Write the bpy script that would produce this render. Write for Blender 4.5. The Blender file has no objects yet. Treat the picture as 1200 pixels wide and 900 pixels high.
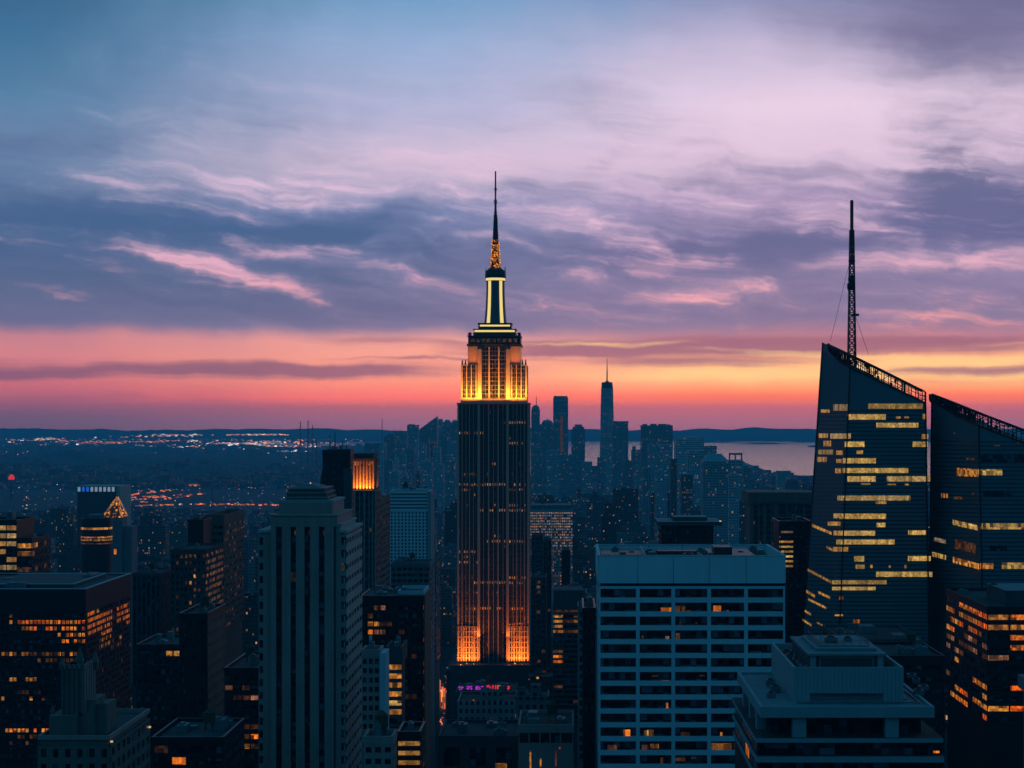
import bpy, bmesh, math, random
from mathutils import Vector

scene = bpy.context.scene
COL = scene.collection
F = 2133.0            # focal length of the view, in pixels of a 1200 px wide frame
CX, CY = 670.0, 496.0   # principal point: avenues run to CX, true horizon at CY
CAMZ = 260.0

# ------------------------------------------------------------------ camera
cam_data = bpy.data.cameras.new("camera")
cam = bpy.data.objects.new("camera", cam_data)
COL.objects.link(cam)
cam.location = (0, 0, CAMZ)
cam.rotation_euler = (math.radians(90), 0, 0)
cam_data.sensor_width = 36.0
cam_data.lens = 36.0 * F / 1200.0
cam_data.shift_x = (600 - CX) / 1200.0
cam_data.shift_y = (CY - 450) / 1200.0
cam_data.clip_start = 1.0
cam_data.clip_end = 300000.0
scene.camera = cam


def lin(c):
    return tuple((v / 255 / 12.92) if v / 255 <= 0.04045 else ((v / 255 + 0.055) / 1.055) ** 2.4 for v in c)


# ------------------------------------------------------------------ view
scene.view_settings.view_transform = 'Standard'
scene.view_settings.look = 'None'
scene.view_settings.exposure = 0.0
scene.view_settings.gamma = 1.0
scene.view_settings.use_curve_mapping = False
cy = scene.cycles
cy.use_denoising = True
cy.max_bounces = 4
cy.diffuse_bounces = 2
cy.glossy_bounces = 2
cy.transmission_bounces = 2
cy.volume_bounces = 0
cy.transparent_max_bounces = 6
cy.sample_clamp_indirect = 2.0
cy.caustics_reflective = False
cy.caustics_refractive = False

# ------------------------------------------------------------------ world: dusk sky with streaked clouds
world = bpy.data.worlds.new("World")
scene.world = world
world.use_nodes = True
WT = world.node_tree
WT.nodes.clear()


class S:
    """a scalar socket with arithmetic that adds math nodes"""
    def __init__(self, sock, tree):
        self.s, self.t = sock, tree

    def op(self, kind, *args, clamp=False):
        n = self.t.nodes.new('ShaderNodeMath')
        n.operation = kind
        n.use_clamp = clamp
        for i, a in enumerate((self,) + args):
            if isinstance(a, S):
                self.t.links.new(a.s, n.inputs[i])
            else:
                n.inputs[i].default_value = a
        return S(n.outputs[0], self.t)

    def __add__(self, o): return self.op('ADD', o)
    __radd__ = __add__
    def __mul__(self, o): return self.op('MULTIPLY', o)
    __rmul__ = __mul__
    def __sub__(self, o): return self.op('SUBTRACT', o)
    def __rsub__(self, o): return (self * -1.0) + o
    def __truediv__(self, o): return self.op('DIVIDE', o)
    def rdiv(self, v):
        n = self.t.nodes.new('ShaderNodeMath')
        n.operation = 'DIVIDE'
        n.inputs[0].default_value = v
        self.t.links.new(self.s, n.inputs[1])
        return S(n.outputs[0], self.t)

    def smooth(self, a, b):
        n = self.t.nodes.new('ShaderNodeMapRange')
        n.interpolation_type = 'SMOOTHSTEP'
        self.t.links.new(self.s, n.inputs[0])
        n.inputs[1].default_value = a
        n.inputs[2].default_value = b
        return S(n.outputs[0], self.t)

    def lerp(self, a, b, c=0.0, d=1.0):
        n = self.t.nodes.new('ShaderNodeMapRange')
        self.t.links.new(self.s, n.inputs[0])
        for i, v in enumerate((a, b, c, d)):
            n.inputs[i + 1].default_value = v
        return S(n.outputs[0], self.t)


def combine(t, x, y, z=0.0):
    n = t.nodes.new('ShaderNodeCombineXYZ')
    for i, a in enumerate((x, y, z)):
        if isinstance(a, S):
            t.links.new(a.s, n.inputs[i])
        else:
            n.inputs[i].default_value = a
    return n.outputs[0]


def noise(t, vec, scale=1.0, detail=4.0, rough=0.5, dist=0.0, lac=2.0):
    n = t.nodes.new('ShaderNodeTexNoise')
    n.noise_dimensions = '3D'
    t.links.new(vec, n.inputs['Vector'])
    n.inputs['Scale'].default_value = scale
    n.inputs['Detail'].default_value = detail
    n.inputs['Roughness'].default_value = rough
    n.inputs['Distortion'].default_value = dist
    n.inputs['Lacunarity'].default_value = lac
    return S(n.outputs['Fac'], t)


def ramp(t, fac, stops):
    """stops: (pos 0..1, srgb 0..255)"""
    n = t.nodes.new('ShaderNodeValToRGB')
    cr = n.color_ramp
    stops = sorted(stops)
    while len(cr.elements) < len(stops):
        cr.elements.new(0.5)
    for e, (p, c) in zip(cr.elements, stops):
        e.position = p
        e.color = (*lin(c), 1)
    t.links.new(fac.s, n.inputs[0])
    return n.outputs[0]


def mixc(t, fac, a, b, mode='MIX'):
    n = t.nodes.new('ShaderNodeMix')
    n.data_type = 'RGBA'
    n.blend_type = mode
    for sock, v in ((n.inputs[0], fac), (n.inputs[6], a), (n.inputs[7], b)):
        if isinstance(v, S):
            t.links.new(v.s, sock)
        elif isinstance(v, bpy.types.NodeSocket):
            t.links.new(v, sock)
        elif isinstance(v, (int, float)):
            sock.default_value = v
        else:
            sock.default_value = (*lin(v), 1)
    return n.outputs[2]


tc = WT.nodes.new('ShaderNodeTexCoord')
sep = WT.nodes.new('ShaderNodeSeparateXYZ')
WT.links.new(tc.outputs['Generated'], sep.inputs[0])
dx, dy, dz = (S(o, WT) for o in sep.outputs)
K = 2133.0
AZ = dx.op('ARCTAN2', dy) * K + CX           # azimuth, 37.2 units a degree, larger to the west
EL = dz.op('ARCSINE') * K                     # elevation above the true horizon, same unit
YY = 496.0 - EL                               # counted downward from 13.3 degrees up

# cloud-deck coordinates: the deck recedes to the horizon
DEN = EL.op('MAXIMUM', 0.0) + 85.0
cxn = (AZ - 670.0) / DEN
cyn = DEN.rdiv(560.0)
deck = combine(WT, cxn, cyn, 0.0)
flat = combine(WT, AZ * 0.01, YY * 0.01, 0.0)
wn = WT.nodes.new('ShaderNodeTexNoise')
WT.links.new(flat, wn.inputs['Vector'])
wn.inputs['Scale'].default_value = 0.9
wn.inputs['Detail'].default_value = 5.0
wn.inputs['Roughness'].default_value = 0.55
wsep = WT.nodes.new('ShaderNodeSeparateXYZ')
WT.links.new(wn.outputs['Color'], wsep.inputs[0])
w1, w2 = S(wsep.outputs[0], WT) - 0.5, S(wsep.outputs[1], WT) - 0.5
wob = EL.lerp(60, 260, 0.25, 1.0)
AW = AZ + w1 * 150.0
YW = YY + w2 * wob * 62.0 + (S(wsep.outputs[2], WT) - 0.5) * 14.0
warped = combine(WT, AW * 0.01, YW * 0.01, 0.0)


def blob(x, y, sx, sy, ang=0.0, after=None):
    m = WT.nodes.new('ShaderNodeMapping')
    m.vector_type = 'TEXTURE'
    WT.links.new(warped, m.inputs[0])
    m.inputs[1].default_value = (x * 0.01, y * 0.01, 0)
    if after is not None:      # keeps the shader's evaluation sequential (its stack is small)
        WT.links.new(combine(WT, x * 0.01, y * 0.01, after * 1e-7), m.inputs[1])
    m.inputs[2].default_value = (0, 0, math.radians(ang))
    m.inputs[3].default_value = (sx * 0.01, sy * 0.01, 1)
    d = WT.nodes.new('ShaderNodeVectorMath')
    d.operation = 'DOT_PRODUCT'
    WT.links.new(m.outputs[0], d.inputs[0])
    WT.links.new(m.outputs[0], d.inputs[1])
    e = WT.nodes.new('ShaderNodeMath')
    e.operation = 'POWER'
    e.inputs[0].default_value = math.e ** -0.5
    WT.links.new(d.outputs['Value'], e.inputs[1])
    return S(e.outputs[0], WT)


def blobs(lst):
    tot = None
    for x, y, sx, sy, ang, amp in lst:
        b = blob(x, y, sx, sy, ang, tot)
        tot = b * amp if tot is None else b.op('MULTIPLY_ADD', amp, tot)
    return tot


def prow(*rows):
    return [(y / 560.0, c) for y, c in rows]


V = (YY + w2 * wob * 22.0 + w1 * YY.smooth(470, 420) * 22.0) / 560.0
left = ramp(WT, V, prow((0, (42, 98, 136)), (60, (58, 112, 152)), (130, (84, 128, 166)), (190, (112, 140, 176)),
                        (240, (100, 122, 160)), (300, (82, 106, 146)), (380, (108, 112, 148)), (396, (196, 128, 142)),
                        (420, (212, 128, 136)), (452, (196, 106, 122)), (474, (150, 92, 118)), (490, (112, 90, 118)), (560, (70, 80, 112))))
mid = ramp(WT, V, prow((0, (112, 160, 202)), (60, (152, 176, 214)), (130, (178, 180, 214)), (195, (208, 188, 212)),
                       (250, (132, 142, 184)), (320, (130, 128, 168)), (382, (140, 126, 160)), (400, (244, 164, 152)),
                       (440, (255, 158, 134)), (466, (252, 116, 112)), (478, (188, 104, 120)), (495, (150, 104, 132)), (560, (80, 80, 112))))
right = ramp(WT, V, prow((0, (136, 148, 190)), (60, (198, 186, 216)), (130, (232, 208, 230)), (185, (224, 198, 222)),
                         (235, (172, 152, 190)), (290, (148, 136, 174)), (375, (138, 122, 158)), (400, (190, 124, 138)),
                         (420, (252, 178, 134)), (440, (255, 200, 138)), (464, (252, 120, 98)), (478, (200, 106, 120)), (495, (164, 106, 130)), (560, (80, 80, 112))))
base = mixc(WT, AW.smooth(20, 520), left, mid)
base = mixc(WT, AW.smooth(500, 900), base, right)

# soft texture of the deck
n1 = noise(WT, deck, 1.25, 6.0, 0.55, 0.0)
streak = combine(WT, AW * 0.0042 + YW * 0.004, YW * 0.026 - AW * 0.0035, 3.1)
n2 = noise(WT, streak, 1.1, 7.0, 0.58, 0.0)
wisp = combine(WT, AZ * 0.011 + YY * 0.013 + w1 * 3.0, YY * 0.085 - AZ * 0.011 + w2 * 3.0, 5.3)
n3 = noise(WT, wisp, 1.0, 5.0, 0.6, 0.0)
tex = ((n1 - 0.5) * 1.0 + (n2 - 0.5) * 1.3 + (n3 - 0.5) * 0.75) * YY.lerp(70, 240, 0.28, 1.0)

dark_b = blobs([
    (10, 200, 150, 16, -14, 0.55), (150, 266, 260, 22, 3, 0.95), (380, 265, 130, 18, -6, 0.5), (120, 345, 330, 42, 2, 0.75),
    (330, 362, 200, 22, 2, 0.3), (560, 300, 90, 30, 0, 0.2), (660, 225, 130, 16, 2, 0.45), (760, 160, 90, 22, 24, 0.5), (700, 198, 20, 9, -40, 0.5),
    (780, 300, 130, 22, 0, 0.8), (900, 300, 110, 24, 0, 0.6), (700, 360, 240, 22, 0, 0.15), (905, 200, 60, 9, 12, 0.5), (820, 214, 60, 8, 4, 0.35),
    (1135, 215, 85, 34, 4, 1.0), (1110, 190, 50, 28, 35, 0.7), (1160, 268, 130, 24, 0, 0.8), (1050, 275, 120, 20, 0, 0.5), (980, 365, 330, 22, 0, 0.4),
    (1170, 25, 130, 55, 12, 1.25), (1070, 70, 120, 26, 16, 0.55), (1150, 312, 40, 7, -8, 0.7), (60, 15, 90, 40, 0, 0.2), (200, 180, 120, 10, -10, 0.25), (430, 190, 60, 20, 14, 0.35),
])
lite_b = blobs([
    (330, 218, 170, 14, -7, 0.75), (420, 228, 110, 14, 0, 0.7), (500, 200, 120, 16, 3, 0.5), (70, 225, 120, 8, -6, 0.4), (560, 205, 60, 26, 0, 0.5), (40, 292, 70, 5, 3, 0.45),
    (230, 310, 90, 8, 12, 1.2), (300, 330, 90, 7, 15, 1.1), (370, 345, 40, 6, 14, 0.8), (330, 296, 110, 7, -4, 0.95), (430, 312, 100, 7, 11, 1.15), (500, 324, 50, 5, 4, 0.6),
    (690, 268, 80, 8, 12, 0.95), (760, 284, 50, 6, 18, 0.9), (640, 262, 60, 6, 2, 0.6), (900, 262, 60, 10, 5, 0.9), (985, 266, 60, 12, 4, 0.9), (1030, 285, 30, 8, 25, 0.6),
    (790, 318, 40, 8, -8, 0.9), (830, 342, 90, 7, -6, 1.15), (760, 352, 45, 5, 0, 0.9), (950, 356, 50, 6, 2, 0.95), (1010, 340, 70, 6, 0, 0.7), (900, 330, 60, 5, 0, 0.5),
    (1110, 312, 90, 7, 3, 1.0), (1180, 306, 60, 6, 0, 0.9), (1060, 320, 60, 5, 0, 0.6), (1095, 370, 36, 5, 0, 0.95), (1150, 292, 70, 4, 0, 0.4),
    (850, 150, 260, 50, 4, 0.5), (1000, 180, 120, 22, 6, 0.5), (640, 170, 60, 24, 0, 0.3), (980, 226, 90, 10, 6, 0.5), (620, 315, 70, 8, 6, 0.4), (860, 236, 110, 7, 4, 0.6), (720, 236, 70, 6, 0, 0.55), (610, 250, 50, 7, 8, 0.5), (720, 322, 50, 6, 0, 0.6), (880, 346, 60, 5, -4, 0.6), (960, 312, 60, 5, 3, 0.5), (540, 232, 60, 14, 0, 0.45), (500, 280, 50, 9, 6, 0.35), (1040, 246, 50, 6, 8, 0.5), (1150, 345, 60, 4, 0, 0.4), (660, 300, 60, 5, 5, 0.45),
])
hi_gate = (YY + w2 * 16.0 + (n3 - 0.5) * 22.0).smooth(406, 372)
D = (dark_b * 0.95 + tex * 1.6 - lite_b * 0.4).smooth(-0.22, 1.32) * hi_gate
L = (lite_b * 0.6 - tex * 1.8 - dark_b * 0.16).smooth(0.04, 1.4) * hi_gate * n3.lerp(0.36, 0.63, 1.3, 0.3)
dark_c = ramp(WT, V, prow((0, (96, 112, 150)), (200, (84, 108, 150)), (270, (58, 95, 140)), (330, (74, 97, 136)), (390, (106, 106, 144))))
dark_r = ramp(WT, V, prow((0, (104, 100, 140)), (200, (84, 98, 140)), (270, (84, 96, 144)), (330, (102, 104, 148)), (390, (120, 108, 148))))
dark = mixc(WT, AW.smooth(350, 800), dark_c, dark_r)
lite_c = ramp(WT, V, prow((0, (170, 178, 212)), (130, (226, 200, 224)), (220, (216, 188, 214)), (280, (218, 178, 204)), (330, (226, 166, 186)), (380, (242, 158, 160))))
c1 = mixc(WT, D * 0.9, base, dark)
c1 = mixc(WT, L * 0.92, c1, lite_c)

# stripes of cloud across the glow at the horizon
stripe_v = combine(WT, AW * 0.0035, YY * 0.075 + w2 * 0.8, 7.7)
ns = noise(WT, stripe_v, 1.0, 5.0, 0.55, 0.0)
st_b = blobs([(120, 436, 330, 8, 0, 0.85), (380, 434, 120, 5, 0, 0.55), (500, 419, 60, 1.6, 0, 0.6), (700, 408, 140, 6, 1, 0.7), (1000, 405, 200, 9, 0, 0.7),
              (800, 424, 110, 5, 1, 0.5), (1150, 436, 110, 5, 0, 0.9), (640, 414, 60, 3, 0, 0.5), (60, 470, 260, 7, 0, 0.5), (890, 398, 200, 6, 0, 0.6), (1120, 452, 90, 3, 0, 0.35), (440, 396, 60, 6, 0, 0.3)])
low_gate = YY.smooth(386, 402) * YY.smooth(478, 462)
ST = (st_b * 0.9 + (ns - 0.5) * 1.2).smooth(0.12, 0.85) * low_gate
st_c = mixc(WT, AW.smooth(100, 800), (124, 88, 118), (150, 98, 126))
c2 = mixc(WT, ST * 0.85, c1, st_c)
gl_b = blobs([(720, 403, 90, 2.5, -1, 0.45), (620, 402, 70, 2, 0, 0.4), (1000, 416, 120, 3, 1, 0.7), (1120, 425, 120, 4, 0, 0.9), (900, 410, 90, 2.5, 0, 0.5), (840, 440, 130, 9, 0, 0.7), (1180, 405, 90, 3, 0, 0.5)])
GL = (gl_b + (0.5 - ns) * 0.9).smooth(0.25, 1.0) * low_gate
c2 = mixc(WT, GL * 0.8, c2, (255, 206, 142))
# bank of dusk murk lying on the horizon
c2 = mixc(WT, YY.smooth(470.5, 476.5) * 0.22, c2, mixc(WT, AW.smooth(100, 760), (104, 82, 110), (158, 92, 116)))

# the glow behind the murk: brighter where more air lies in front of it
SIG = 6.0e-5
TR = (EL.op('MAXIMUM', 15.5).rdiv(-SIG * 225.0 * 2133.0)).op('EXPONENT')
AIR = (0.008, 0.048, 0.115)
vs = WT.nodes.new('ShaderNodeVectorMath')
vs.operation = 'SCALE'
vs.inputs[0].default_value = AIR
WT.links.new((1.0 - TR).s, vs.inputs['Scale'])
vd = WT.nodes.new('ShaderNodeVectorMath')
vd.operation = 'SUBTRACT'
WT.links.new(c2, vd.inputs[0])
WT.links.new(vs.outputs[0], vd.inputs[1])
vm = WT.nodes.new('ShaderNodeVectorMath')
vm.operation = 'MAXIMUM'
WT.links.new(vd.outputs[0], vm.inputs[0])
vm.inputs[1].default_value = (0.005, 0.01, 0.015)
vg = WT.nodes.new('ShaderNodeVectorMath')
vg.operation = 'SCALE'
WT.links.new(vm.outputs[0], vg.inputs[0])
WT.links.new(TR.rdiv(1.0).s, vg.inputs['Scale'])
c3 = vg.outputs[0]

# the part of the dome that the photograph does not hold: dim teal dusk overhead and to the north
Dome = ramp(WT, EL.lerp(-100, 3351), [(0.0, (16, 66, 98)), (0.12, (24, 96, 134)), (0.4, (26, 108, 146)), (1.0, (20, 88, 126))])
away = dy.smooth(0.80, 0.35)
high = EL.smooth(520, 1000)
dome_f = away.op('MAXIMUM', high)
below = EL.smooth(2, -60)
Dome = mixc(WT, below, Dome, (14, 44, 70))
dome_f = dome_f.op('MAXIMUM', below)


def background(colour, strength):
    n = WT.nodes.new('ShaderNodeBackground')
    n.inputs[1].default_value = strength
    WT.links.new(colour, n.inputs[0])
    return n.outputs[0]


sky = WT.nodes.new('ShaderNodeTexSky')
sky.sky_type = 'NISHITA'
sky.sun_disc = False
sky.sun_elevation = math.radians(1.5)
sky.sun_rotation = math.radians(7.0)
mixs = WT.nodes.new('ShaderNodeMixShader')
WT.links.new(dome_f.s, mixs.inputs[0])
WT.links.new(background(c3, 1.0), mixs.inputs[1])
WT.links.new(background(Dome, 1.0), mixs.inputs[2])
add = WT.nodes.new('ShaderNodeAddShader')
wo = WT.nodes.new('ShaderNodeOutputWorld')
WT.links.new(mixs.outputs[0], add.inputs[0])
WT.links.new(background(sky.outputs[0], 0.002), add.inputs[1])
WT.links.new(add.outputs[0], wo.inputs[0])
world.cycles.sampling_method = 'MANUAL'
world.cycles.sample_map_resolution = 512

# low sun behind the horizon clouds, ahead and to the right
sun_data = bpy.data.lights.new("sun", 'SUN')
sun_data.energy = 0.03
sun_data.angle = math.radians(14)
sun_data.color = (1.0, 0.62, 0.5)
sun = bpy.data.objects.new("sun", sun_data)
COL.objects.link(sun)
_d = Vector((math.sin(math.radians(7)), math.cos(math.radians(7)), math.tan(math.radians(2.5))))
sun.rotation_euler = _d.to_track_quat('Z', 'Y').to_euler()

# ------------------------------------------------------------------ helpers
def PX(px, Y): return (px - CX) / F * Y
def PZ(py, Y): return CAMZ - (py - CY) / F * Y
def GY(py): return CAMZ * F / (py - CY)              # distance at which a ground row lies
def pxo(x, Y): return CX + x * F / Y
def pyo(z, Y): return CY + (CAMZ - z) * F / Y


MATS = {}


def new_mat(name):
    m = bpy.data.materials.new(name)
    m.use_nodes = True
    t = m.node_tree
    b = t.nodes['Principled BSDF']
    MATS[name] = m
    return m, t, b


def position(t):
    g = t.nodes.new('ShaderNodeNewGeometry')
    return g


def vmul(t, vec, xyz):
    n = t.nodes.new('ShaderNodeVectorMath')
    n.operation = 'MULTIPLY'
    t.links.new(vec, n.inputs[0])
    n.inputs[1].default_value = xyz
    return n.outputs[0]


def mat_wall(name, col, rough=0.85, var=0.3, size=9.0, streak=0.25, metallic=0.0, spec=0.3):
    """stone, concrete or metal: base colour with blotches and weather streaks"""
    m, t, b = new_mat(name)
    g = position(t)
    n1 = noise(t, vmul(t, g.outputs['Position'], (1 / size,) * 3), 1.0, 4.0, 0.6)
    n2 = noise(t, vmul(t, g.outputs['Position'], (0.6, 0.6, 0.03)), 1.0, 3.0, 0.6)
    f = (n1 - 0.5) * (2 * var) + (n2 - 0.5) * (2 * streak) + 1.0
    mx = t.nodes.new('ShaderNodeVectorMath')
    mx.operation = 'SCALE'
    mx.inputs[0].default_value = col
    t.links.new(f.op('MAXIMUM', 0.15).s, mx.inputs['Scale'])
    t.links.new(mx.outputs[0], b.inputs['Base Color'])
    b.inputs['Roughness'].default_value = rough
    b.inputs['Metallic'].default_value = metallic
    b.inputs['Specular IOR Level'].default_value = spec
    return m


def cell_hash(t, step, salt=0.0):
    """white noise per cell of the world grid, and the position itself"""
    g = position(t)
    n = t.nodes.new('ShaderNodeVectorMath')
    n.operation = 'SNAP'
    sh = t.nodes.new('ShaderNodeVectorMath')
    sh.operation = 'ADD'
    t.links.new(g.outputs['Position'], sh.inputs[0])
    sh.inputs[1].default_value = (salt + 0.31, salt * 1.7 + 0.29, salt * 0.6 + 0.23)
    t.links.new(sh.outputs[0], n.inputs[0])
    n.inputs[1].default_value = step
    w = t.nodes.new('ShaderNodeTexWhiteNoise')
    w.noise_dimensions = '3D'
    t.links.new(n.outputs[0], w.inputs['Vector'])
    return S(w.outputs['Value'], t), g


def mat_glass(name, col=(0.010, 0.014, 0.018), rough=0.12, step=(1.5, 1.5, 1.9), spec=0.5):
    """dark window glass, a little different from pane to pane (blinds, tints)"""
    m, t, b = new_mat(name)
    h, g = cell_hash(t, step)
    mx = t.nodes.new('ShaderNodeVectorMath')
    mx.operation = 'SCALE'
    mx.inputs[0].default_value = col
    t.links.new((h.op('POWER', 5.0) * 9.0 + 0.35).s, mx.inputs['Scale'])
    t.links.new(mx.outputs[0], b.inputs['Base Color'])
    t.links.new((h * 0.2 + rough).s, b.inputs['Roughness'])
    b.inputs['Specular IOR Level'].default_value = spec
    return m


def mat_lit(name, col, strength, step=(1.5, 1.5, 2.0), low=0.12, fine=True, gamma=1.3):
    """lit window: lamps and furniture behind it vary from pane to pane"""
    m, t, b = new_mat(name)
    h, g = cell_hash(t, step, 3.0)
    f = h.op('POWER', gamma) * (1.25 - low) + low
    if fine:
        n = noise(t, vmul(t, g.outputs['Position'], (1.1, 1.1, 0.9)), 1.0, 3.0, 0.7)
        f = f * n.lerp(0.3, 0.68, 0.25, 1.45)
    oi = t.nodes.new('ShaderNodeObjectInfo')
    f = f * S(oi.outputs['Random'], t).lerp(0, 1, 0.55, 1.25)
    b.inputs['Base Color'].default_value = (0.02, 0.02, 0.02, 1)
    b.inputs['Roughness'].default_value = 0.3
    b.inputs['Emission Color'].default_value = (*lin(col), 1)
    t.links.new((f * strength).s, b.inputs['Emission Strength'])
    m.cycles.emission_sampling = 'NONE'
    return m


def mat_lamp(name, col, strength, vary=True):
    m, t, b = new_mat(name)
    b.inputs['Base Color'].default_value = (0.02, 0.02, 0.02, 1)
    b.inputs['Emission Color'].default_value = (*lin(col), 1)
    b.inputs['Emission Strength'].default_value = strength
    if vary:
        g = position(t)
        r = S(g.outputs['Random Per Island'], t)
        t.links.new((r.op('POWER', 2.0) * strength * 1.6 + strength * 0.15).s, b.inputs['Emission Strength'])
    m.cycles.emission_sampling = 'NONE'
    return m


def mat_city(name, wall, glass=(0.012, 0.016, 0.02), fh=3.5, bw=2.6, lit=0.06, cols=((255, 160, 90), (255, 205, 150)), strength=0.5, fill=(0.5, 0.5), var=0.35, bias=0.0):
    """wall with rows of windows, some of them lit, for buildings far enough that a window is a pixel or two"""
    m, t, b = new_mat(name)
    g = position(t)
    sp = t.nodes.new('ShaderNodeSeparateXYZ')
    t.links.new(g.outputs['Position'], sp.inputs[0])
    sn = t.nodes.new('ShaderNodeSeparateXYZ')
    t.links.new(g.outputs['True Normal'], sn.inputs[0])
    x, y, z = (S(o, t) for o in sp.outputs)
    nx, ny, nz = (S(o, t).op('ABSOLUTE') for o in sn.outputs)
    side = nx.op('GREATER_THAN', 0.5)
    vert = nz.op('LESS_THAN', 0.4)
    oi = t.nodes.new('ShaderNodeObjectInfo')
    rnd = S(oi.outputs['Random'], t)
    isl = S(g.outputs['Random Per Island'], t)
    h = (x + side * (y - x)) * (1 / bw) + rnd * 7.0
    v = z * (1 / fh)
    fx, fz = h.op('FRACT'), v.op('FRACT')
    inx = (fx - 0.5).op('ABSOLUTE').op('LESS_THAN', fill[0] / 2)
    inz = (fz - 0.5).op('ABSOLUTE').op('LESS_THAN', fill[1] / 2)
    win = inx * inz * vert
    w = t.nodes.new('ShaderNodeTexWhiteNoise')
    t.links.new(combine(t, h.op('FLOOR'), v.op('FLOOR'), rnd * 31.0 + isl * 57.0 + side * 5.0), w.inputs['Vector'])
    hs = S(w.outputs['Value'], t)
    ws = t.nodes.new('ShaderNodeSeparateXYZ')
    t.links.new(w.outputs['Color'], ws.inputs[0])
    rowh = t.nodes.new('ShaderNodeTexWhiteNoise')
    t.links.new(combine(t, v.op('FLOOR'), rnd * 13.0 + isl * 17.0, side * 3.0), rowh.inputs['Vector'])
    thr = (S(rowh.outputs['Value'], t).op('POWER', 4.0) * 2.6 + 0.35) * lit
    on = hs.op('LESS_THAN', thr) * win
    nse = noise(t, vmul(t, g.outputs['Position'], (0.08, 0.08, 0.02)), 1.0, 3.0, 0.6)
    tone = (nse - 0.5) * (2 * var) + (isl - 0.5) * 0.7 + 1.0
    sc = t.nodes.new('ShaderNodeVectorMath')
    sc.operation = 'SCALE'
    sc.inputs[0].default_value = wall
    t.links.new(tone.op('MAXIMUM', 0.2).s, sc.inputs['Scale'])
    mx = t.nodes.new('ShaderNodeMix')
    mx.data_type = 'RGBA'
    t.links.new(win.s, mx.inputs[0])
    t.links.new(sc.outputs[0], mx.inputs[6])
    mx.inputs[7].default_value = (*glass, 1)
    t.links.new(mx.outputs[2], b.inputs['Base Color'])
    t.links.new((win * -0.6 + 0.85).s, b.inputs['Roughness'])
    b.inputs['Specular IOR Level'].default_value = 0.35
    t.links.new(mixc(t, S(ws.outputs[1], t), cols[0], cols[1]), b.inputs['Emission Color'])
    t.links.new((on * (S(ws.outputs[2], t).op('POWER', 2.0) * 1.5 + 0.25) * strength).s, b.inputs['Emission Strength'])
    m.cycles.emission_sampling = 'NONE'
    return m


class MB:
    """collects shapes in world coordinates and links them as one mesh object"""
    def __init__(self):
        self.v, self.f, self.m = [], [], []

    def poly(self, pts, m=0):
        i = len(self.v)
        self.v += [tuple(p) for p in pts]
        self.f.append(tuple(range(i, i + len(pts))))
        self.m.append(m)

    def hexa(self, b, t, m=0, mt=None):
        """b, t: four corners each, counter-clockwise from above"""
        i = len(self.v)
        self.v += [tuple(p) for p in b] + [tuple(p) for p in t]
        n = len(b)
        for k in range(n):
            k2 = (k + 1) % n
            self.f.append((i + k, i + k2, i + n + k2, i + n + k))
            self.m.append(m)
        self.f.append(tuple(range(i + n, i + 2 * n)))
        self.m.append(m if mt is None else mt)
        self.f.append(tuple(range(i + n - 1, i - 1, -1)))
        self.m.append(m)

    def box(self, x0, x1, y0, y1, z0, z1, m=0, mt=None):
        if x1 < x0: x0, x1 = x1, x0
        if y1 < y0: y0, y1 = y1, y0
        self.hexa([(x0, y0, z0), (x1, y0, z0), (x1, y1, z0), (x0, y1, z0)],
                  [(x0, y0, z1), (x1, y0, z1), (x1, y1, z1), (x0, y1, z1)], m, mt)

    def frus(self, x0, x1, y0, y1, z0, z1, ix, iy, m=0):
        """box whose top is drawn in by ix, iy"""
        self.hexa([(x0, y0, z0), (x1, y0, z0), (x1, y1, z0), (x0, y1, z0)],
                  [(x0 + ix, y0 + iy, z1), (x1 - ix, y0 + iy, z1), (x1 - ix, y1 - iy, z1), (x0 + ix, y1 - iy, z1)], m)

    def bar(self, a, b, r, m=0):
        """square bar between two points"""
        a, b = Vector(a), Vector(b)
        d = (b - a)
        if d.length < 1e-6: return
        d.normalize()
        u = d.cross(Vector((0, 1, 0)) if abs(d.y) < 0.9 else Vector((1, 0, 0))).normalized() * r
        w = d.cross(u).normalized() * r
        q = [u + w, u * -1 + w, u * -1 - w, u - w]
        self.hexa([a + k for k in q], [b + k for k in q], m)

    def tube(self, cx, cyy, prof, n=12, m=0):
        """lathe about a vertical axis; prof = [(r, z)]"""
        i = len(self.v)
        for r, z in prof:
            for k in range(n):
                a = 2 * math.pi * (k + 0.5) / n
                self.v.append((cx + r * math.cos(a), cyy + r * math.sin(a), z))
        for j in range(len(prof) - 1):
            for k in range(n):
                k2 = (k + 1) % n
                self.f.append((i + j * n + k, i + j * n + k2, i + (j + 1) * n + k2, i + (j + 1) * n + k))
                self.m.append(m)
        self.f.append(tuple(i + (len(prof) - 1) * n + k for k in range(n)))
        self.m.append(m)

    def build(self, name, mats, parent=None):
        me = bpy.data.meshes.new(name)
        org = Vector((0, 0, 0))
        if parent is not None:
            org = ORG[parent.name]
        ox, oy, oz = org
        me.from_pydata([(x - ox, y - oy, z - oz) for x, y, z in self.v], [], self.f)
        if not isinstance(mats, (list, tuple)):
            mats = [mats]
        for k in mats:
            me.materials.append(k if not isinstance(k, str) else MATS[k])
        if len(mats) > 1:
            me.polygons.foreach_set('material_index', self.m)
        me.update()
        o = bpy.data.objects.new(name, me)
        COL.objects.link(o)
        if parent is not None:
            o.parent = parent
        ORG[o.name] = org
        return o


ORG = {}


def tag(o, label=None, cat=None, group=None, kind=None):
    if label: o['label'] = label
    if cat: o['category'] = cat
    if group: o['group'] = group
    if kind: o['kind'] = kind
    return o


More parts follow.
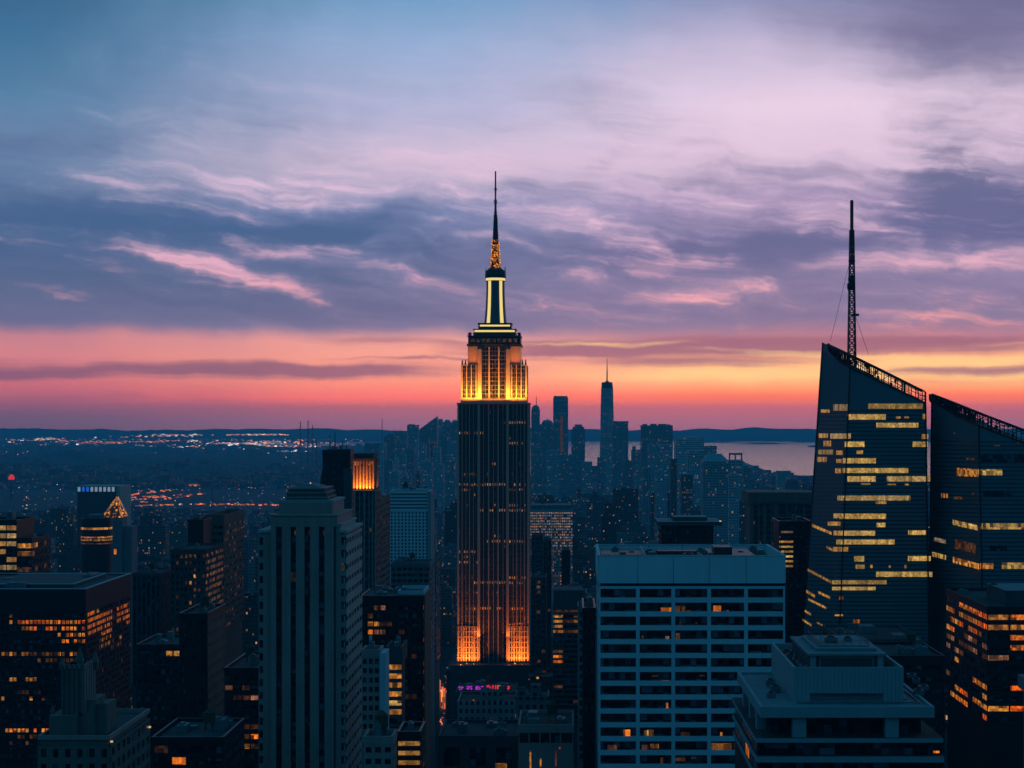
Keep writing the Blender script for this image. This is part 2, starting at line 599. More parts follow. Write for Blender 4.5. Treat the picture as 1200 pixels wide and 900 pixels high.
def thing(name, label, cat, loc, group=None):
    o = bpy.data.objects.new(name, None)
    COL.objects.link(o)
    o.location = loc
    o.empty_display_size = 1
    ORG[o.name] = Vector(loc)
    return tag(o, label, cat, group)


RND = random.Random(11)
LITS = {}


def pick_lit(kinds, r=RND):
    return r.choice(kinds)


class Tower:
    """a building with upright walls: a core, a lattice of piers and spandrels in front of it, and panes between"""
    def __init__(self, name, label, cat, x0, x1, ytop, Y, d, wall, group=None, zb=0.0, zt=None):
        self.Y, self.d, self.wall = Y, d, wall
        self.X0, self.X1 = PX(x0, Y), PX(x1, Y)
        self.Z = PZ(ytop, Y) if zt is None else zt
        self.zb = zb
        self.root = thing(name, label, cat, ((self.X0 + self.X1) / 2, Y + d / 2, 0), group)
        self.panes = []        # (corners, lit material or None, size)
        self.boxes = [(self.X0, self.X1, Y, Y + d, zb, self.Z)]

    def part(self, mb, name, mat, parent=None, kind=None):
        o = mb.build(name, mat, parent or self.root)
        if kind: o['kind'] = kind
        return o

    def core(self, inset=0.5, name='body', mat=None, roofmat=None):
        mb = MB()
        mb.box(self.X0 + inset, self.X1 - inset, self.Y + inset, self.Y + self.d - inset, self.zb, self.Z, 0, 1)
        return self.part(mb, name, [mat or self.wall, roofmat or 'roof_tar'])

    def face(self, face, u0, u1, z0, z1, cols, fh, pier=0.6, span=1.2, depth=0.5, lit=None, litp=0.05, kinds=('lit_amber',), at=None,
             skip=None, name='facade', mat=None, pane_margin=0.06, ledge=0.0, first=True, strip=False):
        """face: 'f' the north front, 'r' or 'l' a side; u along the face, floors counted down from z1.
        cols: number of bays or a list of bay edges; lit: list of (px0, px1, py0, py1, probability, kinds)"""
        Y0 = self.Y if at is None else at
        if isinstance(cols, int):
            edges = [u0 + (u1 - u0) * k / cols for k in range(cols + 1)]
        else:
            edges = list(cols)
        nf = max(1, int(round((z1 - z0) / fh)))
        fh = (z1 - z0) / nf
        mb = MB()
        sgn = 1

        def put(ua, ub, za, zb, proud=0.0):
            if face == 'f':
                mb.box(ua, ub, Y0 - proud, Y0 + depth, za, zb)
            elif face == 'r':
                mb.box(self.X1 - depth, self.X1 + proud, ua, ub, za, zb)
            else:
                mb.box(self.X0 - proud, self.X0 + depth, ua, ub, za, zb)
        for k, e in enumerate(edges):
            w = pier / 2
            a, b = e - w, e + w
            if k == 0: a = e
            if k == len(edges) - 1: b = e
            if b - a > 0.01 and pier > 0:
                put(a, b, z0, z1, 0.0)
        if span > 0:
            for j in range(nf + 1):
                zc = z0 + j * fh
                a, b = max(z0, zc - span / 2), min(z1, zc + span / 2)
                put(edges[0], edges[-1], a, b, ledge + 0.003)
        if mb.v:
            self.part(mb, name, mat or self.wall)
        g = depth - 0.12 if face == 'f' else min(depth - .12, .07)
        for j in range(nf):
            za, zb = z0 + j * fh + span / 2 + pane_margin, z0 + (j + 1) * fh - span / 2 - pane_margin
            cells = [(edges[0], edges[-1])] if strip else list(zip(edges[:-1], edges[1:]))
            for k, (a, b) in enumerate(cells):
                a, b = a + pier / 2 + pane_margin, b - pier / 2 - pane_margin
                if skip and skip(k, j): continue
                uc, zc = (a + b) / 2, (za + zb) / 2
                if face == 'f':
                    q = (a, b, Y0 + g, Y0 + g + 0.1, za, zb)
                    px, py = pxo(uc, Y0), pyo(zc, Y0)
                elif face == 'r':
                    q = (self.X1 - g - 0.1, self.X1 - g, a, b, za, zb)
                    px, py = pxo(self.X1, uc), pyo(zc, uc)
                else:
                    q = (self.X0 + g, self.X0 + g + 0.1, a, b, za, zb)
                    px, py = pxo(self.X0, uc), pyo(zc, uc)
                if py > 930: continue
                p, kk = litp, kinds
                for L in (lit or ()):
                    if L[0] <= px <= L[1] and L[2] <= py <= L[3]:
                        p = L[4]
                        if len(L) > 5: kk = L[5]
                mt = RND.choice(kk) if RND.random() < p else None
                self.panes.append((q, mt, (b - a) * (zb - za)))

    def windows(self, glass='glass', name='window', most=100, parent=None):
        ps = sorted(self.panes, key=lambda c: (c[1] is None, -c[2]))
        for q, mt, a in ps[:most]:
            mb = MB()
            mb.box(*q)
            self.part(mb, name, mt or glass, parent)
        rest = ps[most:]
        if rest:
            mb = MB()
            used = [glass]
            for q, mt, a in rest:
                mm = mt or glass
                if mm not in used: used.append(mm)
                mb.box(*q, m=used.index(mm))
            o = self.part(mb, name, used, parent)
            o['kind'] = 'stuff'
        self.panes = []

    def parapet(self, h=1.2, t=0.5, mat=None, name='parapet', inset=0.0, zt=None):
        mb = MB()
        x0, x1, y0, y1 = self.X0 + inset, self.X1 - inset, self.Y + inset, self.Y + self.d - inset
        z = (self.Z if zt is None else zt)
        mb.box(x0, x1, y0, y0 + t, z, z + h)
        mb.box(x0, x1, y1 - t, y1, z, z + h)
        mb.box(x0, x0 + t, y0 + t, y1 - t, z, z + h)
        mb.box(x1 - t, x1, y0 + t, y1 - t, z, z + h)
        return self.part(mb, name, mat or self.wall)

    def unit(self, u0, u1, v0, v1, h, name='rooftop_unit', mat='roof_metal', z=None):
        """box on the roof, in fractions of the plan; front first"""
        mb = MB()
        z = self.Z if z is None else z
        w = self.X1 - self.X0
        mb.box(self.X0 + u0 * w, self.X0 + u1 * w, self.Y + v0 * self.d, self.Y + v1 * self.d, z, z + h)
        return self.part(mb, name, mat)

    def clutter(self, n, seed=0, hmax=4.0, z=None):
        r = random.Random(seed)
        z = self.Z if z is None else z
        w = self.X1 - self.X0
        for _ in range(n):
            mb = MB()
            a, b = r.uniform(1.5, w * 0.2), r.uniform(1.5, self.d * 0.2)
            x = r.uniform(self.X0 + 1.5, self.X1 - 1.5 - a)
            y = r.uniform(self.Y + 1.5, self.Y + self.d - 1.5 - b)
            h = r.uniform(0.8, hmax)
            mb.box(x, x + a, y, y + b, z - 0.2, z + h)
            if r.random() < 0.5:
                mb.box(x + a * 0.2, x + a * 0.6, y + b * 0.2, y + b * 0.7, z + h, z + h + 0.5)
            self.part(mb, 'rooftop_unit', 'roof_metal' if r.random() < 0.7 else 'concrete_mid')

    def tank(self, u, v, s=1.0, z=None):
        """water tank on legs"""
        z = self.Z if z is None else z
        x, y = self.X0 + u * (self.X1 - self.X0), self.Y + v * self.d
        mb = MB()
        for sx in (-1, 1):
            for sy in (-1, 1):
                mb.bar((x + sx * 1.4 * s, y + sy * 1.4 * s, z), (x + sx * 1.2 * s, y + sy * 1.2 * s, z + 3 * s), 0.15 * s)
        mb.tube(x, y, [(1.9 * s, z + 3 * s), (1.9 * s, z + 6.2 * s), (2.05 * s, z + 6.2 * s), (0.1, z + 7.8 * s)], 12)
        return self.part(mb, 'water_tank', 'wood')


# ------------------------------------------------------------------ materials
mat_wall('stone_grey', (0.42, 0.225, 0.20))
mat_wall('stone_dark', (0.16, 0.13, 0.11))
mat_wall('stone_pale', (0.42, 0.36, 0.32), var=0.2)
mat_wall('limestone', (0.30, 0.27, 0.24))
mat_wall('white_concrete', (0.62, 0.64, 0.66), var=0.10, size=14, streak=0.10)
mat_wall('white_ledge', (0.30, 0.31, 0.32), var=0.12, size=12, streak=0.1)
mat_wall('brown_stone', (0.16, 0.10, 0.075))
mat_wall('brick_dark', (0.085, 0.06, 0.055))
mat_wall('dark_metal', (0.035, 0.036, 0.038), rough=0.5)
mat_wall('black_metal', (0.014, 0.014, 0.015), rough=0.45)
mat_wall('spire_steel', (0.12, 0.12, 0.13), rough=0.4, metallic=0.5)
mat_wall('red_mast', (0.36, 0.06, 0.05), rough=0.5)
mat_wall('roof_tar', (0.05, 0.05, 0.052), rough=0.9, var=0.5)
mat_wall('roof_pale', (0.20, 0.21, 0.22), rough=0.9, var=0.35)
mat_wall('roof_metal', (0.14, 0.145, 0.15), rough=0.55, var=0.3)
mat_wall('wood', (0.09, 0.055, 0.035))
mat_wall('concrete_mid', (0.16, 0.165, 0.17))
mat_wall('concrete_dark', (0.07, 0.072, 0.075))
mat_wall('trim_light', (0.5, 0.5, 0.52), var=0.15)
mat_glass('glass')
mat_glass('glass_blue', (0.02, 0.035, 0.05), rough=0.06, step=(1.6, 1.6, 4.0), spec=0.8)
mat_glass('glass_teal', (0.035, 0.075, 0.10), rough=0.15, step=(1.6, 1.6, 4.0), spec=0.6)
mat_lit('lit_orange', (255, 128, 32), 0.75)
mat_lit('lit_amber', (255, 160, 62), 0.6)
mat_lit('lit_deep', (255, 104, 20), 0.8)
mat_lit('lit_yellow', (255, 198, 104), 0.6)
mat_lit('lit_pale', (245, 205, 170), 0.32, low=.3)
mat_lit('lit_dim', (225, 140, 75), 0.13)
mat_lit('lit_rose', (255, 165, 120), 0.36)
mat_lit('strip_yellow', (236, 186, 98), 0.56, step=(1.5, 1.5, 40), low=0.45, fine=True, gamma=.8)
mat_lit('strip_cream', (224, 180, 110), 0.5, step=(1.5, 1.5, 40), low=0.35, fine=True, gamma=.8)
mat_lit('strip_amber', (228, 160, 74), 0.55, step=(1.5, 1.5, 40), low=0.4, fine=True, gamma=1.0)
mat_lamp('lamp_orange', (255, 120, 50), 1.1)
mat_lamp('lamp_pale', (255, 210, 170), 0.9)
mat_lamp('lamp_white', (225, 235, 250), 1.0)
mat_lamp('lamp_red', (255, 50, 40), 1.2)
mat_lamp('led_gold', (255, 150, 40), 1.0)
mat_lamp('led_cream', (255, 226, 140), 0.95, vary=False)
mat_lamp('led_blue', (40, 110, 255), 0.6, vary=False)
mat_lamp('led_ice', (190, 225, 255), 0.5)
mat_lamp('sign_violet', (190, 50, 220), 0.8, vary=False)
mat_lamp('sign_red', (255, 40, 70), 0.8, vary=False)
mat_lamp('sign_pale', (230, 190, 170), 0.45, vary=False)

# ------------------------------------------------------------------ the setting: ground, water, islands, hills, avenues
def gp(px, py, z=0.0):
    Y = (CAMZ - z) * F / (py - CY)
    return ((px - CX) / F * Y, Y, z)


mat_wall('ground', (0.030, 0.032, 0.034), rough=0.95, var=0.5, size=260.0, streak=0.2)
mat_wall('asphalt', (0.05, 0.05, 0.052), rough=0.9, var=0.2, size=30)
mat_wall('hill', (0.022, 0.030, 0.026), rough=1.0, var=0.4, size=400.0, streak=0.1)
m, t, b = new_mat('water')
b.inputs['Base Color'].default_value = (0.01, 0.02, 0.028, 1)
b.inputs['Roughness'].default_value = 0.14
b.inputs['Specular IOR Level'].default_value = 0.5
b.inputs['IOR'].default_value = 1.33
g = position(t)
nz_ = noise(t, vmul(t, g.outputs['Position'], (0.002, 0.0011, 0)), 1.0, 6.0, 0.6)
bm_ = t.nodes.new('ShaderNodeBump')
bm_.inputs['Strength'].default_value = 0.15
bm_.inputs['Distance'].default_value = 6.0
t.links.new(nz_.s, bm_.inputs['Height'])
t.links.new(bm_.outputs[0], b.inputs['Normal'])

mb = MB()
mb.poly([(-60000, -3000, 0), (60000, -3000, 0), (60000, 30600, 0), (-60000, 30600, 0)])
tag(mb.build('ground', 'ground'), kind='structure')

WATER = [
    [gp(600, 562), gp(690, 549), gp(770, 549), gp(870, 541), gp(905, 554), gp(955, 559), gp(1100, 564), gp(1500, 572), gp(1500, 515.0), gp(960, 515.0),
     gp(900, 514.6), gp(800, 514.6), gp(560, 515)],
    [gp(430, 515.0), gp(540, 514.8), gp(540, 516.6), gp(470, 516.8)],
    [gp(400, 518.4), gp(540, 518), gp(540, 527), gp(452, 526.6), gp(405, 522.0)],
    [gp(252, 521.2), gp(330, 518.8), gp(398, 519.4), gp(404, 523.6), gp(300, 524.4)],
]
for i, pl in enumerate(WATER):
    mb = MB()
    mb.poly([(x, y, 0.6) for x, y, z in pl][::-1])
    o = mb.build('harbour_water' if i == 0 else 'creek_water', 'water')
    tag(o, kind='structure')


def ridge(name, Y0, Y1, px0, px1, hmax, seed, n=120, rows=6, base=0.0, mat='hill', f=6.0, amp=.45, mid=.55):
    r = random.Random(seed)
    ph = [(r.uniform(0, 6.28), r.uniform(0.4, 1.0) * f * k, 1.0 / (k ** 0.8)) for k in (0.5, 1, 2, 4, 8, 14)]
    mb = MB()
    for j in range(rows + 1):
        v = j / rows
        Y = Y0 + (Y1 - Y0) * v
        for i in range(n + 1):
            u = i / n
            h = sum(a * math.sin(p + w * u * 6.28 + v * 1.3 * w) for p, w, a in ph) / 2.6
            e = min(1.0, 8 * u, 8 * (1 - u)) * math.sin(math.pi * min(1, v * 0.98 + 0.01)) ** 0.7
            z = max(0.0, (mid + amp * h)) * hmax * e + base - 0.5
            mb.v.append((PX(px0 + (px1 - px0) * u, Y), Y, z))
    for j in range(rows):
        for i in range(n):
            a = j * (n + 1) + i
            mb.f.append((a, a + 1, a + n + 2, a + n + 1))
            mb.m.append(0)
    o = mb.build(name, mat)
    tag(o, kind='structure')
    return o


ridge('far_hills', 26800, 30580, -250, 1450, 188, 5, n=260, f=14, amp=.16, mid=.84)
ridge('low_hills', 24500, 26500, -200, 240, 26, 8, n=160, f=7)
ridge('wooded_hill', 10500, 14500, -60, 345, 78, 21, n=140, f=5)
ridge('wooded_hill', 8200, 10400, 120, 330, 46, 23, n=90, f=4)
ridge('island', 24500, 25300, 812, 872, 28, 31, n=60, f=3)
ridge('island', 26000, 26600, 868, 968, 30, 32, n=60, f=3)
ridge('island', 22500, 23300, 865, 925, 20, 36, n=60, f=3)
ridge('headland', 19500, 21500, 946, 1060, 60, 33, n=60, f=2)
ridge('far_shore', 24500, 28500, 930, 1450, 80, 34, n=90, f=5)

AVES = [(-134, -106), (140, 166), (-420, -396), (-700, -676), (430, 454), (720, 744)]
for a0, a1 in AVES:
    mb = MB()
    mb.poly([(a0, 300, 0.05), (a1, 300, 0.05), (a1, 8200, 0.05), (a0, 8200, 0.05)])
    tag(mb.build('avenue', 'asphalt'), kind='structure')

# air between here and the harbour
mb = MB()
mb.box(-65000, 65000, -3500, 31000, -1.5, 486)
m = bpy.data.materials.new('haze')
m.use_nodes = True
m.node_tree.nodes.clear()
pv = m.node_tree.nodes.new('ShaderNodeVolumePrincipled')
pv.inputs['Color'].default_value = (0.16, 0.72, 1.0, 1)
pv.inputs['Density'].default_value = 6.0e-5
pv.inputs['Anisotropy'].default_value = 0.0
mo = m.node_tree.nodes.new('ShaderNodeOutputMaterial')
m.node_tree.links.new(pv.outputs[0], mo.inputs['Volume'])
MATS['haze'] = m
tag(mb.build('haze', 'haze'), kind='stuff')

# ------------------------------------------------------------------ the tall tower in the middle, lit at its crown
mat_wall('tower_stone', (0.50, 0.32, 0.24), var=0.18, size=12)
mat_wall('tower_spandrel', (0.055, 0.055, 0.058), rough=0.5)
mat_wall('crown_bronze', (0.16, 0.12, 0.10), rough=0.6)
mat_glass('tower_glass', (0.008, 0.009, 0.011), rough=0.2)
EY = 1305.0
def ex(px): return PX(px, EY)
def ez(py): return PZ(py, EY)
T = Tower('skyscraper', 'tallest stepped stone skyscraper with golden floodlit crown and needle spire', 'skyscraper', 536, 620, 472, EY, 44, 'tower_stone')
R = T.root
mb = MB(); mb.box(ex(528), ex(638), 1293, 1353, 0, ez(777)); T.part(mb, 'base_block', 'concrete_dark')
mb = MB()
mb.box(ex(536.6), ex(619.4), EY + 3.2, EY + 43.5, ez(777), ez(472) - 0.01, 0)
mb.box(ex(536.6), ex(560.8), EY + 0.62, EY + 3.3, ez(777), ez(472) - 0.01, 0)
mb.box(ex(595.2), ex(619.4), EY + 0.62, EY + 3.3, ez(777), ez(472) - 0.01, 0)
T.part(mb, 'shaft', 'tower_spandrel')
LR = ['lit_rose', 'lit_amber', 'lit_rose', 'lit_pale']
DM = ['lit_dim', 'lit_dim', 'lit_rose']
LO = ['lit_orange', 'lit_deep', 'lit_amber']
rows = [(493.3, 590, 615, .5, DM), (497.8, 594, 615, .8, LR), (505.8, 538, 567, .8, DM), (510, 538, 568, .9, LR), (514.7, 596, 611, .7, DM), (518, 594, 613, .8, LR),
        (543, 574, 590, .5, DM), (554.7, 540, 558, .5, DM), (554.7, 594, 615, .7, LR), (558.8, 540, 557, .6, DM), (558.8, 594, 615, .7, DM), (565, 538, 558, .5, DM),
        (565, 594, 612, .5, DM), (570.3, 537, 616, .85, LR), (575.6, 538, 558, .8, LR), (575.6, 594, 615, .6, DM), (591.5, 594, 615, .9, LR), (595.6, 554, 575, .5, LR),
        (595.6, 594, 615, .9, LR), (601, 572, 601, .7, LR), (622, 537, 547, .7, DM), (627, 572, 589, .7, DM), (632.5, 571, 616, .9, LR),
        (646.8, 537, 560, .85, LR), (650.5, 540, 556, .5, DM), (653.5, 537, 548, .7, DM), (659, 538, 561, .8, LR), (675, 538, 549, .5, DM), (675, 594, 615, .85, LR),
        (681.8, 555, 613, .92, LR), (680, 537, 555, .5, DM), (693, 537, 595, .6, DM), (693, 606, 616, .7, DM), (715.6, 537, 576, .9, LO), (715.6, 581, 613, .85, LO),
        (725, 597, 616, .5, LO), (729, 593, 616, .7, LO), (739, 536, 561, .8, LO), (739, 596, 618, .7, LO)]
litr = [(a, b, y - 3.0, y + 3.0, p, k) for y, a, b, p, k in rows]
FH = 3.72
WE = [537 + 2.95 * k for k in range(9)]
WE2 = [596 + 2.9 * k for k in range(9)]
CE = [561.2 + 2.85 * k for k in range(13)]
for nm, ed, at in (('w', WE, EY), ('e', WE2, EY), ('c', CE, EY + 2.6)):
    T.face('f', 0, 0, ez(777), ez(474), [ex(e) for e in ed], FH, pier=0.95, span=1.9, depth=0.6, lit=litr, litp=0.012, kinds=DM, at=at,
           name='facade', mat='tower_spandrel', ledge=-0.25)
# upright stone piers that give the shaft its ribs
for px, w, y0, d in ((537, 2.2, EY - 0.5, 3), (541.5, 0.9, EY - 0.3, 1.2), (546, 0.6, EY - 0.2, 1.0), (550.2, 0.9, EY - 0.3, 1.2), (554.8, 0.6, EY - 0.2, 1.0), (561, 3.0, EY - 0.6, 3.6),
                     (566.4, 0.7, EY + 2.3, 1), (572.4, 1.5, EY + 2.1, 1.2), (578.0, 0.7, EY + 2.3, 1), (583.6, 1.5, EY + 2.1, 1.2), (589.3, 0.7, EY + 2.3, 1), (594.8, 3.0, EY - 0.6, 3.6),
                     (601.3, 0.6, EY - 0.2, 1.0), (605.6, 0.9, EY - 0.3, 1.2), (610.2, 0.6, EY - 0.2, 1.0), (614.5, 0.9, EY - 0.3, 1.2), (619, 2.2, EY - 0.5, 3)):
    mb = MB(); mb.box(ex(px - w / 2), ex(px + w / 2), y0, y0 + d, ez(777), ez(473)); T.part(mb, 'pier', 'tower_stone')
# the right flank
T.face('r', EY + 3, EY + 42, ez(777), ez(474), 13, FH, pier=0.9, span=1.5, depth=0.5, litp=0.05, kinds=DM, name='facade', mat='tower_stone', ledge=-0.2)
mb = MB(); mb.box(ex(535.2), ex(620.8), EY - 1.2, EY + 45, ez(473.6), ez(472)); T.part(mb, 'setback_ledge', 'tower_stone')
# floodlit crown block
CB = EY + 4.0      # its wing fronts
mb = MB()
mb.box(ex(540.5), ex(560), CB + 0.9, CB + 32, ez(472), ez(428))
mb.box(ex(597), ex(616.8), CB + 0.9, CB + 32, ez(472), ez(428))
mb.box(ex(547.5), ex(610), CB + 2.4, CB + 33, ez(472), ez(405))
T.part(mb, 'crown_block', 'tower_glass')
def lattice(edges, widths, y0, zb, zt, fh, d, dark=False):
    m_, dk = MB(), MB()
    for e, w in zip(edges, widths):
        (dk if dark and w < .5 else m_).box(ex(e - w / 2), ex(e + w / 2), y0, y0 + d, zb, zt)
    n = int((zt - zb) / fh)
    for j in range(n + 1):
        z = zb + j * (zt - zb) / n
        (dk if dark else m_).box(ex(edges[0]), ex(edges[-1]), y0 + 0.45, y0 + d - 0.003, max(zb, z - 0.3), min(zt, z + 0.3))
    if dk.v: T.part(dk, 'crown_mullion', 'crown_bronze')
    return m_
T.part(lattice([540.8, 543.6, 546.4, 549.2, 552, 554.8, 557.6, 560], [2.2, .45, 1.2, .45, 1.2, .45, 1.2, 1.5], CB, ez(471.5), ez(427), 3.0, 1.0, True), 'crown_facade', 'tower_stone')
T.part(lattice([597, 599.4, 602.2, 605, 607.8, 610.6, 613.4, 616.4], [1.5, 1.2, .45, 1.2, .45, 1.2, .45, 2.2], CB, ez(471.5), ez(427), 3.0, 1.0, True), 'crown_facade', 'tower_stone')
T.part(lattice([562, 565.5, 568.5, 572.8, 576.5, 580, 584.2, 587.8, 591, 594.5], [2, .4, .4, 1.7, .4, .4, 1.7, .4, .4, 2], CB + 1.5, ez(471.5), ez(406), 3.0, 1.0, True), 'crown_facade', 'tower_stone')
for ed in ([537.2, 540.4, 543.6, 546.8, 550, 553.2, 556.4, 559.8], [596.6, 599.6, 602.6, 605.6, 608.6, 611.6, 614.6, 618.4]):
    T.part(lattice(ed, [1.6, .8, 1.1, .8, 1.1, .8, 1.1, 1.6], EY - 0.75, ez(777), ez(734), 3.4, 0.9), 'base_facade', 'tower_stone')
for a, b, yt in ((559.6, 564.0, 409), (592.6, 597.2, 409)):
    mb = MB(); mb.box(ex(a), ex(b), CB - 0.6, CB + 2.6, ez(472), ez(yt)); T.part(mb, 'crown_pier', 'tower_stone')
for a, b in ((547.6, 559.2), (597.6, 610)):
    mb = MB(); mb.box(ex(a), ex(b), CB + 1.7, CB + 2.5, ez(427.5), ez(405.5)); T.part(mb, 'crown_shoulder', 'tower_stone')
mb = MB(); mb.box(ex(539.6), ex(560.4), CB - 0.3, CB + 33, ez(472), ez(466)); mb.box(ex(596.6), ex(617.2), CB - 0.3, CB + 33, ez(472), ez(466))
mb.box(ex(564.1), ex(592.5), CB + 0.9, CB + 2.4, ez(472), ez(467)); T.part(mb, 'crown_plinth', 'tower_stone')
for a, b in ((616.8, 617.6), (539.8, 540.4)):
    mb = MB(); mb.box(ex(a), ex(b), CB + 1, CB + 31, ez(466), ez(428)); T.part(mb, 'crown_flank', 'tower_stone')
for px in (541.4, 545, 612.2, 615.8):
    mb = MB(); mb.frus(ex(px - 1.2), ex(px + 1.2), CB + 0.2, CB + 1.7, ez(427), ez(421), 0.5, 0.5); T.part(mb, 'finial', 'dark_metal')
# observation decks
mb = MB()
mb.box(ex(546.6), ex(611), CB + 0.6, CB + 34, ez(405.2), ez(402.6))
mb.box(ex(548), ex(609.6), CB + 2.2, CB + 32, ez(402.6), ez(394))
mb.box(ex(547.2), ex(610.4), CB + 1.6, CB + 33, ez(394), ez(392.6))
T.part(mb, 'observation_deck', 'dark_metal')
mb = MB()
for k in range(9):
    a = 551 + k * 6.3
    mb.box(ex(a), ex(a + 4.2), CB + 2.0, CB + 2.3, ez(400.5), ez(396.5))
T.part(mb, 'deck_window', 'lit_dim')
mb = MB()
for k in range(40):
    a = 547.6 + k * 1.6
    mb.box(ex(a), ex(a + 0.35), CB + 1.7, CB + 1.9, ez(392.6), ez(390.2))
mb.box(ex(547.4), ex(610.2), CB + 1.7, CB + 1.85, ez(390.4), ez(390.0))
T.part(mb, 'deck_fence', 'dark_metal')
for a in (548.2, 606.2):
    mb = MB(); mb.box(ex(a), ex(a + 3.4), CB + 3, CB + 6, ez(392.6), ez(389)); T.part(mb, 'deck_turret', 'dark_metal')
mb = MB()
mb.box(ex(554), ex(604), CB + 5, CB + 29, ez(392.6), ez(388.6)); mb.box(ex(555), ex(603), CB + 5.5, CB + 28, ez(388.6), ez(385.6)); mb.box(ex(553.4), ex(604.6), CB + 4.8, CB + 29, ez(385.6), ez(384.6))
mb.box(ex(559.6), ex(598.6), CB + 7, CB + 26, ez(384.6), ez(378.6)); mb.box(ex(558.8), ex(599.4), CB + 6.6, CB + 26.6, ez(378.6), ez(377.4))
T.part(mb, 'mast_base', 'dark_metal')
mb = MB(); mb.box(ex(555.4), ex(602.6), CB + 5.2, CB + 5.6, ez(388.3), ez(386)); T.part(mb, 'light_band', 'led_cream')
mb = MB(); mb.box(ex(561.5), ex(597), CB + 6.7, CB + 7.1, ez(381.6), ez(379.6)); T.part(mb, 'light_band', 'led_cream')
MXC, MYC = ex(579.3), CB + 16.5
PM = 0.6118
prof = [(377.4, 13.6), (372, 13.0), (366, 12.4), (358, 11.8), (350, 11.4), (340, 11.0), (327, 10.9)]
mb = MB(); mb.tube(MXC, MYC, [(r * PM, ez(y)) for y, r in prof], 24); T.part(mb, 'mooring_mast', 'spire_steel')
for q in range(4):
    for s in ((-1, 1) if q % 2 == 0 else ()):
        mb = MB()
        th = math.radians(-90 + 90 * q + s * 36)
        for (y0, r0), (y1, r1) in zip(prof[:-1], prof[1:]):
            ring = []
            for y, r in ((y0, r0), (y1, r1)):
                for dth in (-0.16, 0.16):
                    for rr in (r * PM + 0.02, r * PM + 0.45):
                        ring.append((MXC + rr * math.cos(th + dth), MYC + rr * math.sin(th + dth), ez(y)))
            a = ring
            mb.hexa([a[1], a[3], a[2], a[0]], [a[5], a[7], a[6], a[4]])
        T.part(mb, 'light_strip', 'led_cream')
mb = MB(); mb.tube(MXC, MYC, [(11.5 * PM, ez(326.6)), (11.5 * PM, ez(323.6))], 24); T.part(mb, 'light_ring', 'led_cream')
mb = MB(); mb.tube(MXC, MYC, [(10.9 * PM, ez(327)), (12.3 * PM, ez(327)), (12.3 * PM, ez(326.7)), (10.9 * PM, ez(326.6)), (10.9 * PM, ez(323.6)), (12.5 * PM, ez(323.4)), (12.5 * PM, ez(319)), (11.6 * PM, ez(317)), (10.4 * PM, ez(314)), (7 * PM, ez(311.5)), (6.4 * PM, ez(310))], 24)
for k in range(16):
    a = k / 16 * 6.283
    mb.bar((MXC + 12 * PM * math.cos(a), MYC + 12 * PM * math.sin(a), ez(318)), (MXC + 12 * PM * math.cos(a), MYC + 12 * PM * math.sin(a), ez(313.5 if k % 3 else 310)), 0.16)
T.part(mb, 'mast_cap', 'dark_metal')
sp = [(311, 6.0), (300, 5.0), (290, 4.2), (282, 3.7), (268, 3.0), (250, 2.2), (249, 2.3)]
mb = MB(); mb.tube(MXC, MYC, [(r * PM * 0.8, ez(y)) for y, r in sp] + [(1.6 * PM, ez(248)), (1.3 * PM, ez(234)), (0.9 * PM, ez(232)), (1.1 * PM, ez(219)), (1.0 * PM, ez(216)), (0.9 * PM, ez(196))], 8)
for y, r in ((249.5, 2.6), (246, 2.0), (234, 2.4), (231.5, 2.2), (218, 2.0), (203, 0.9), (200, 0.9)):
    mb.tube(MXC, MYC, [(r * PM, ez(y)), (r * PM, ez(y - 1.4))], 8)
for k in range(4):       # lattice legs and braces
    for j in range(13):
        y0, y1 = 310 - j * 4.7, 310 - (j + 1) * 4.7
        def rad(y): return (6.1 - (311 - y) * 0.064) * PM
        def pt(kk, y): return (MXC + rad(y) * math.cos(math.pi / 4 + kk * math.pi / 2), MYC + rad(y) * math.sin(math.pi / 4 + kk * math.pi / 2), ez(y))
        mb.bar(pt(k, y0), pt(k, y1), 0.3); mb.bar(pt(k, y0), pt(k + 1, y1), 0.2); mb.bar(pt(k + 1, y0), pt(k, y1), 0.2)
T.part(mb, 'antenna_spire', 'dark_metal')
r_ = random.Random(3)
mb, mc = MB(), MB()
for k in range(300):
    y = 311 - 34 * r_.random() ** 1.1
    a = r_.uniform(0, 6.28)
    rr = (6.3 - (311 - y) * 0.078) * PM
    x, yy_, z = MXC + rr * math.cos(a), MYC + rr * math.sin(a), ez(y)
    s_ = 0.34
    mb.box(x - s_, x + s_, yy_ - s_, yy_ + s_, z - s_, z + s_)
for k in range(26):
    y = r_.uniform(252, 281); a = r_.uniform(0, 6.28); rr = (6.3 - (311 - y) * 0.066) * PM
    x, yy_, z = MXC + rr * math.cos(a), MYC + rr * math.sin(a), ez(y)
    mc.box(x - .25, x + .25, yy_ - .25, yy_ + .25, z - .25, z + .25)
o = T.part(mb, 'spire_lamp', 'led_gold'); o['kind'] = 'stuff'
o = T.part(mc, 'spire_lamp', 'lit_dim'); o['kind'] = 'stuff'
T.windows('tower_glass', most=100)
r_ = random.Random(5)
mb = MB()
for px, py in ((548, 775), (556, 775.5), (541, 776.5), (604, 775), (612, 776), (597, 777)):
    mb.box(ex(px - .6), ex(px + .6), 1294.0, 1294.5, ez(py + .8), ez(py - .3))
T.part(mb, 'ledge_lamp', 'lamp_pale')


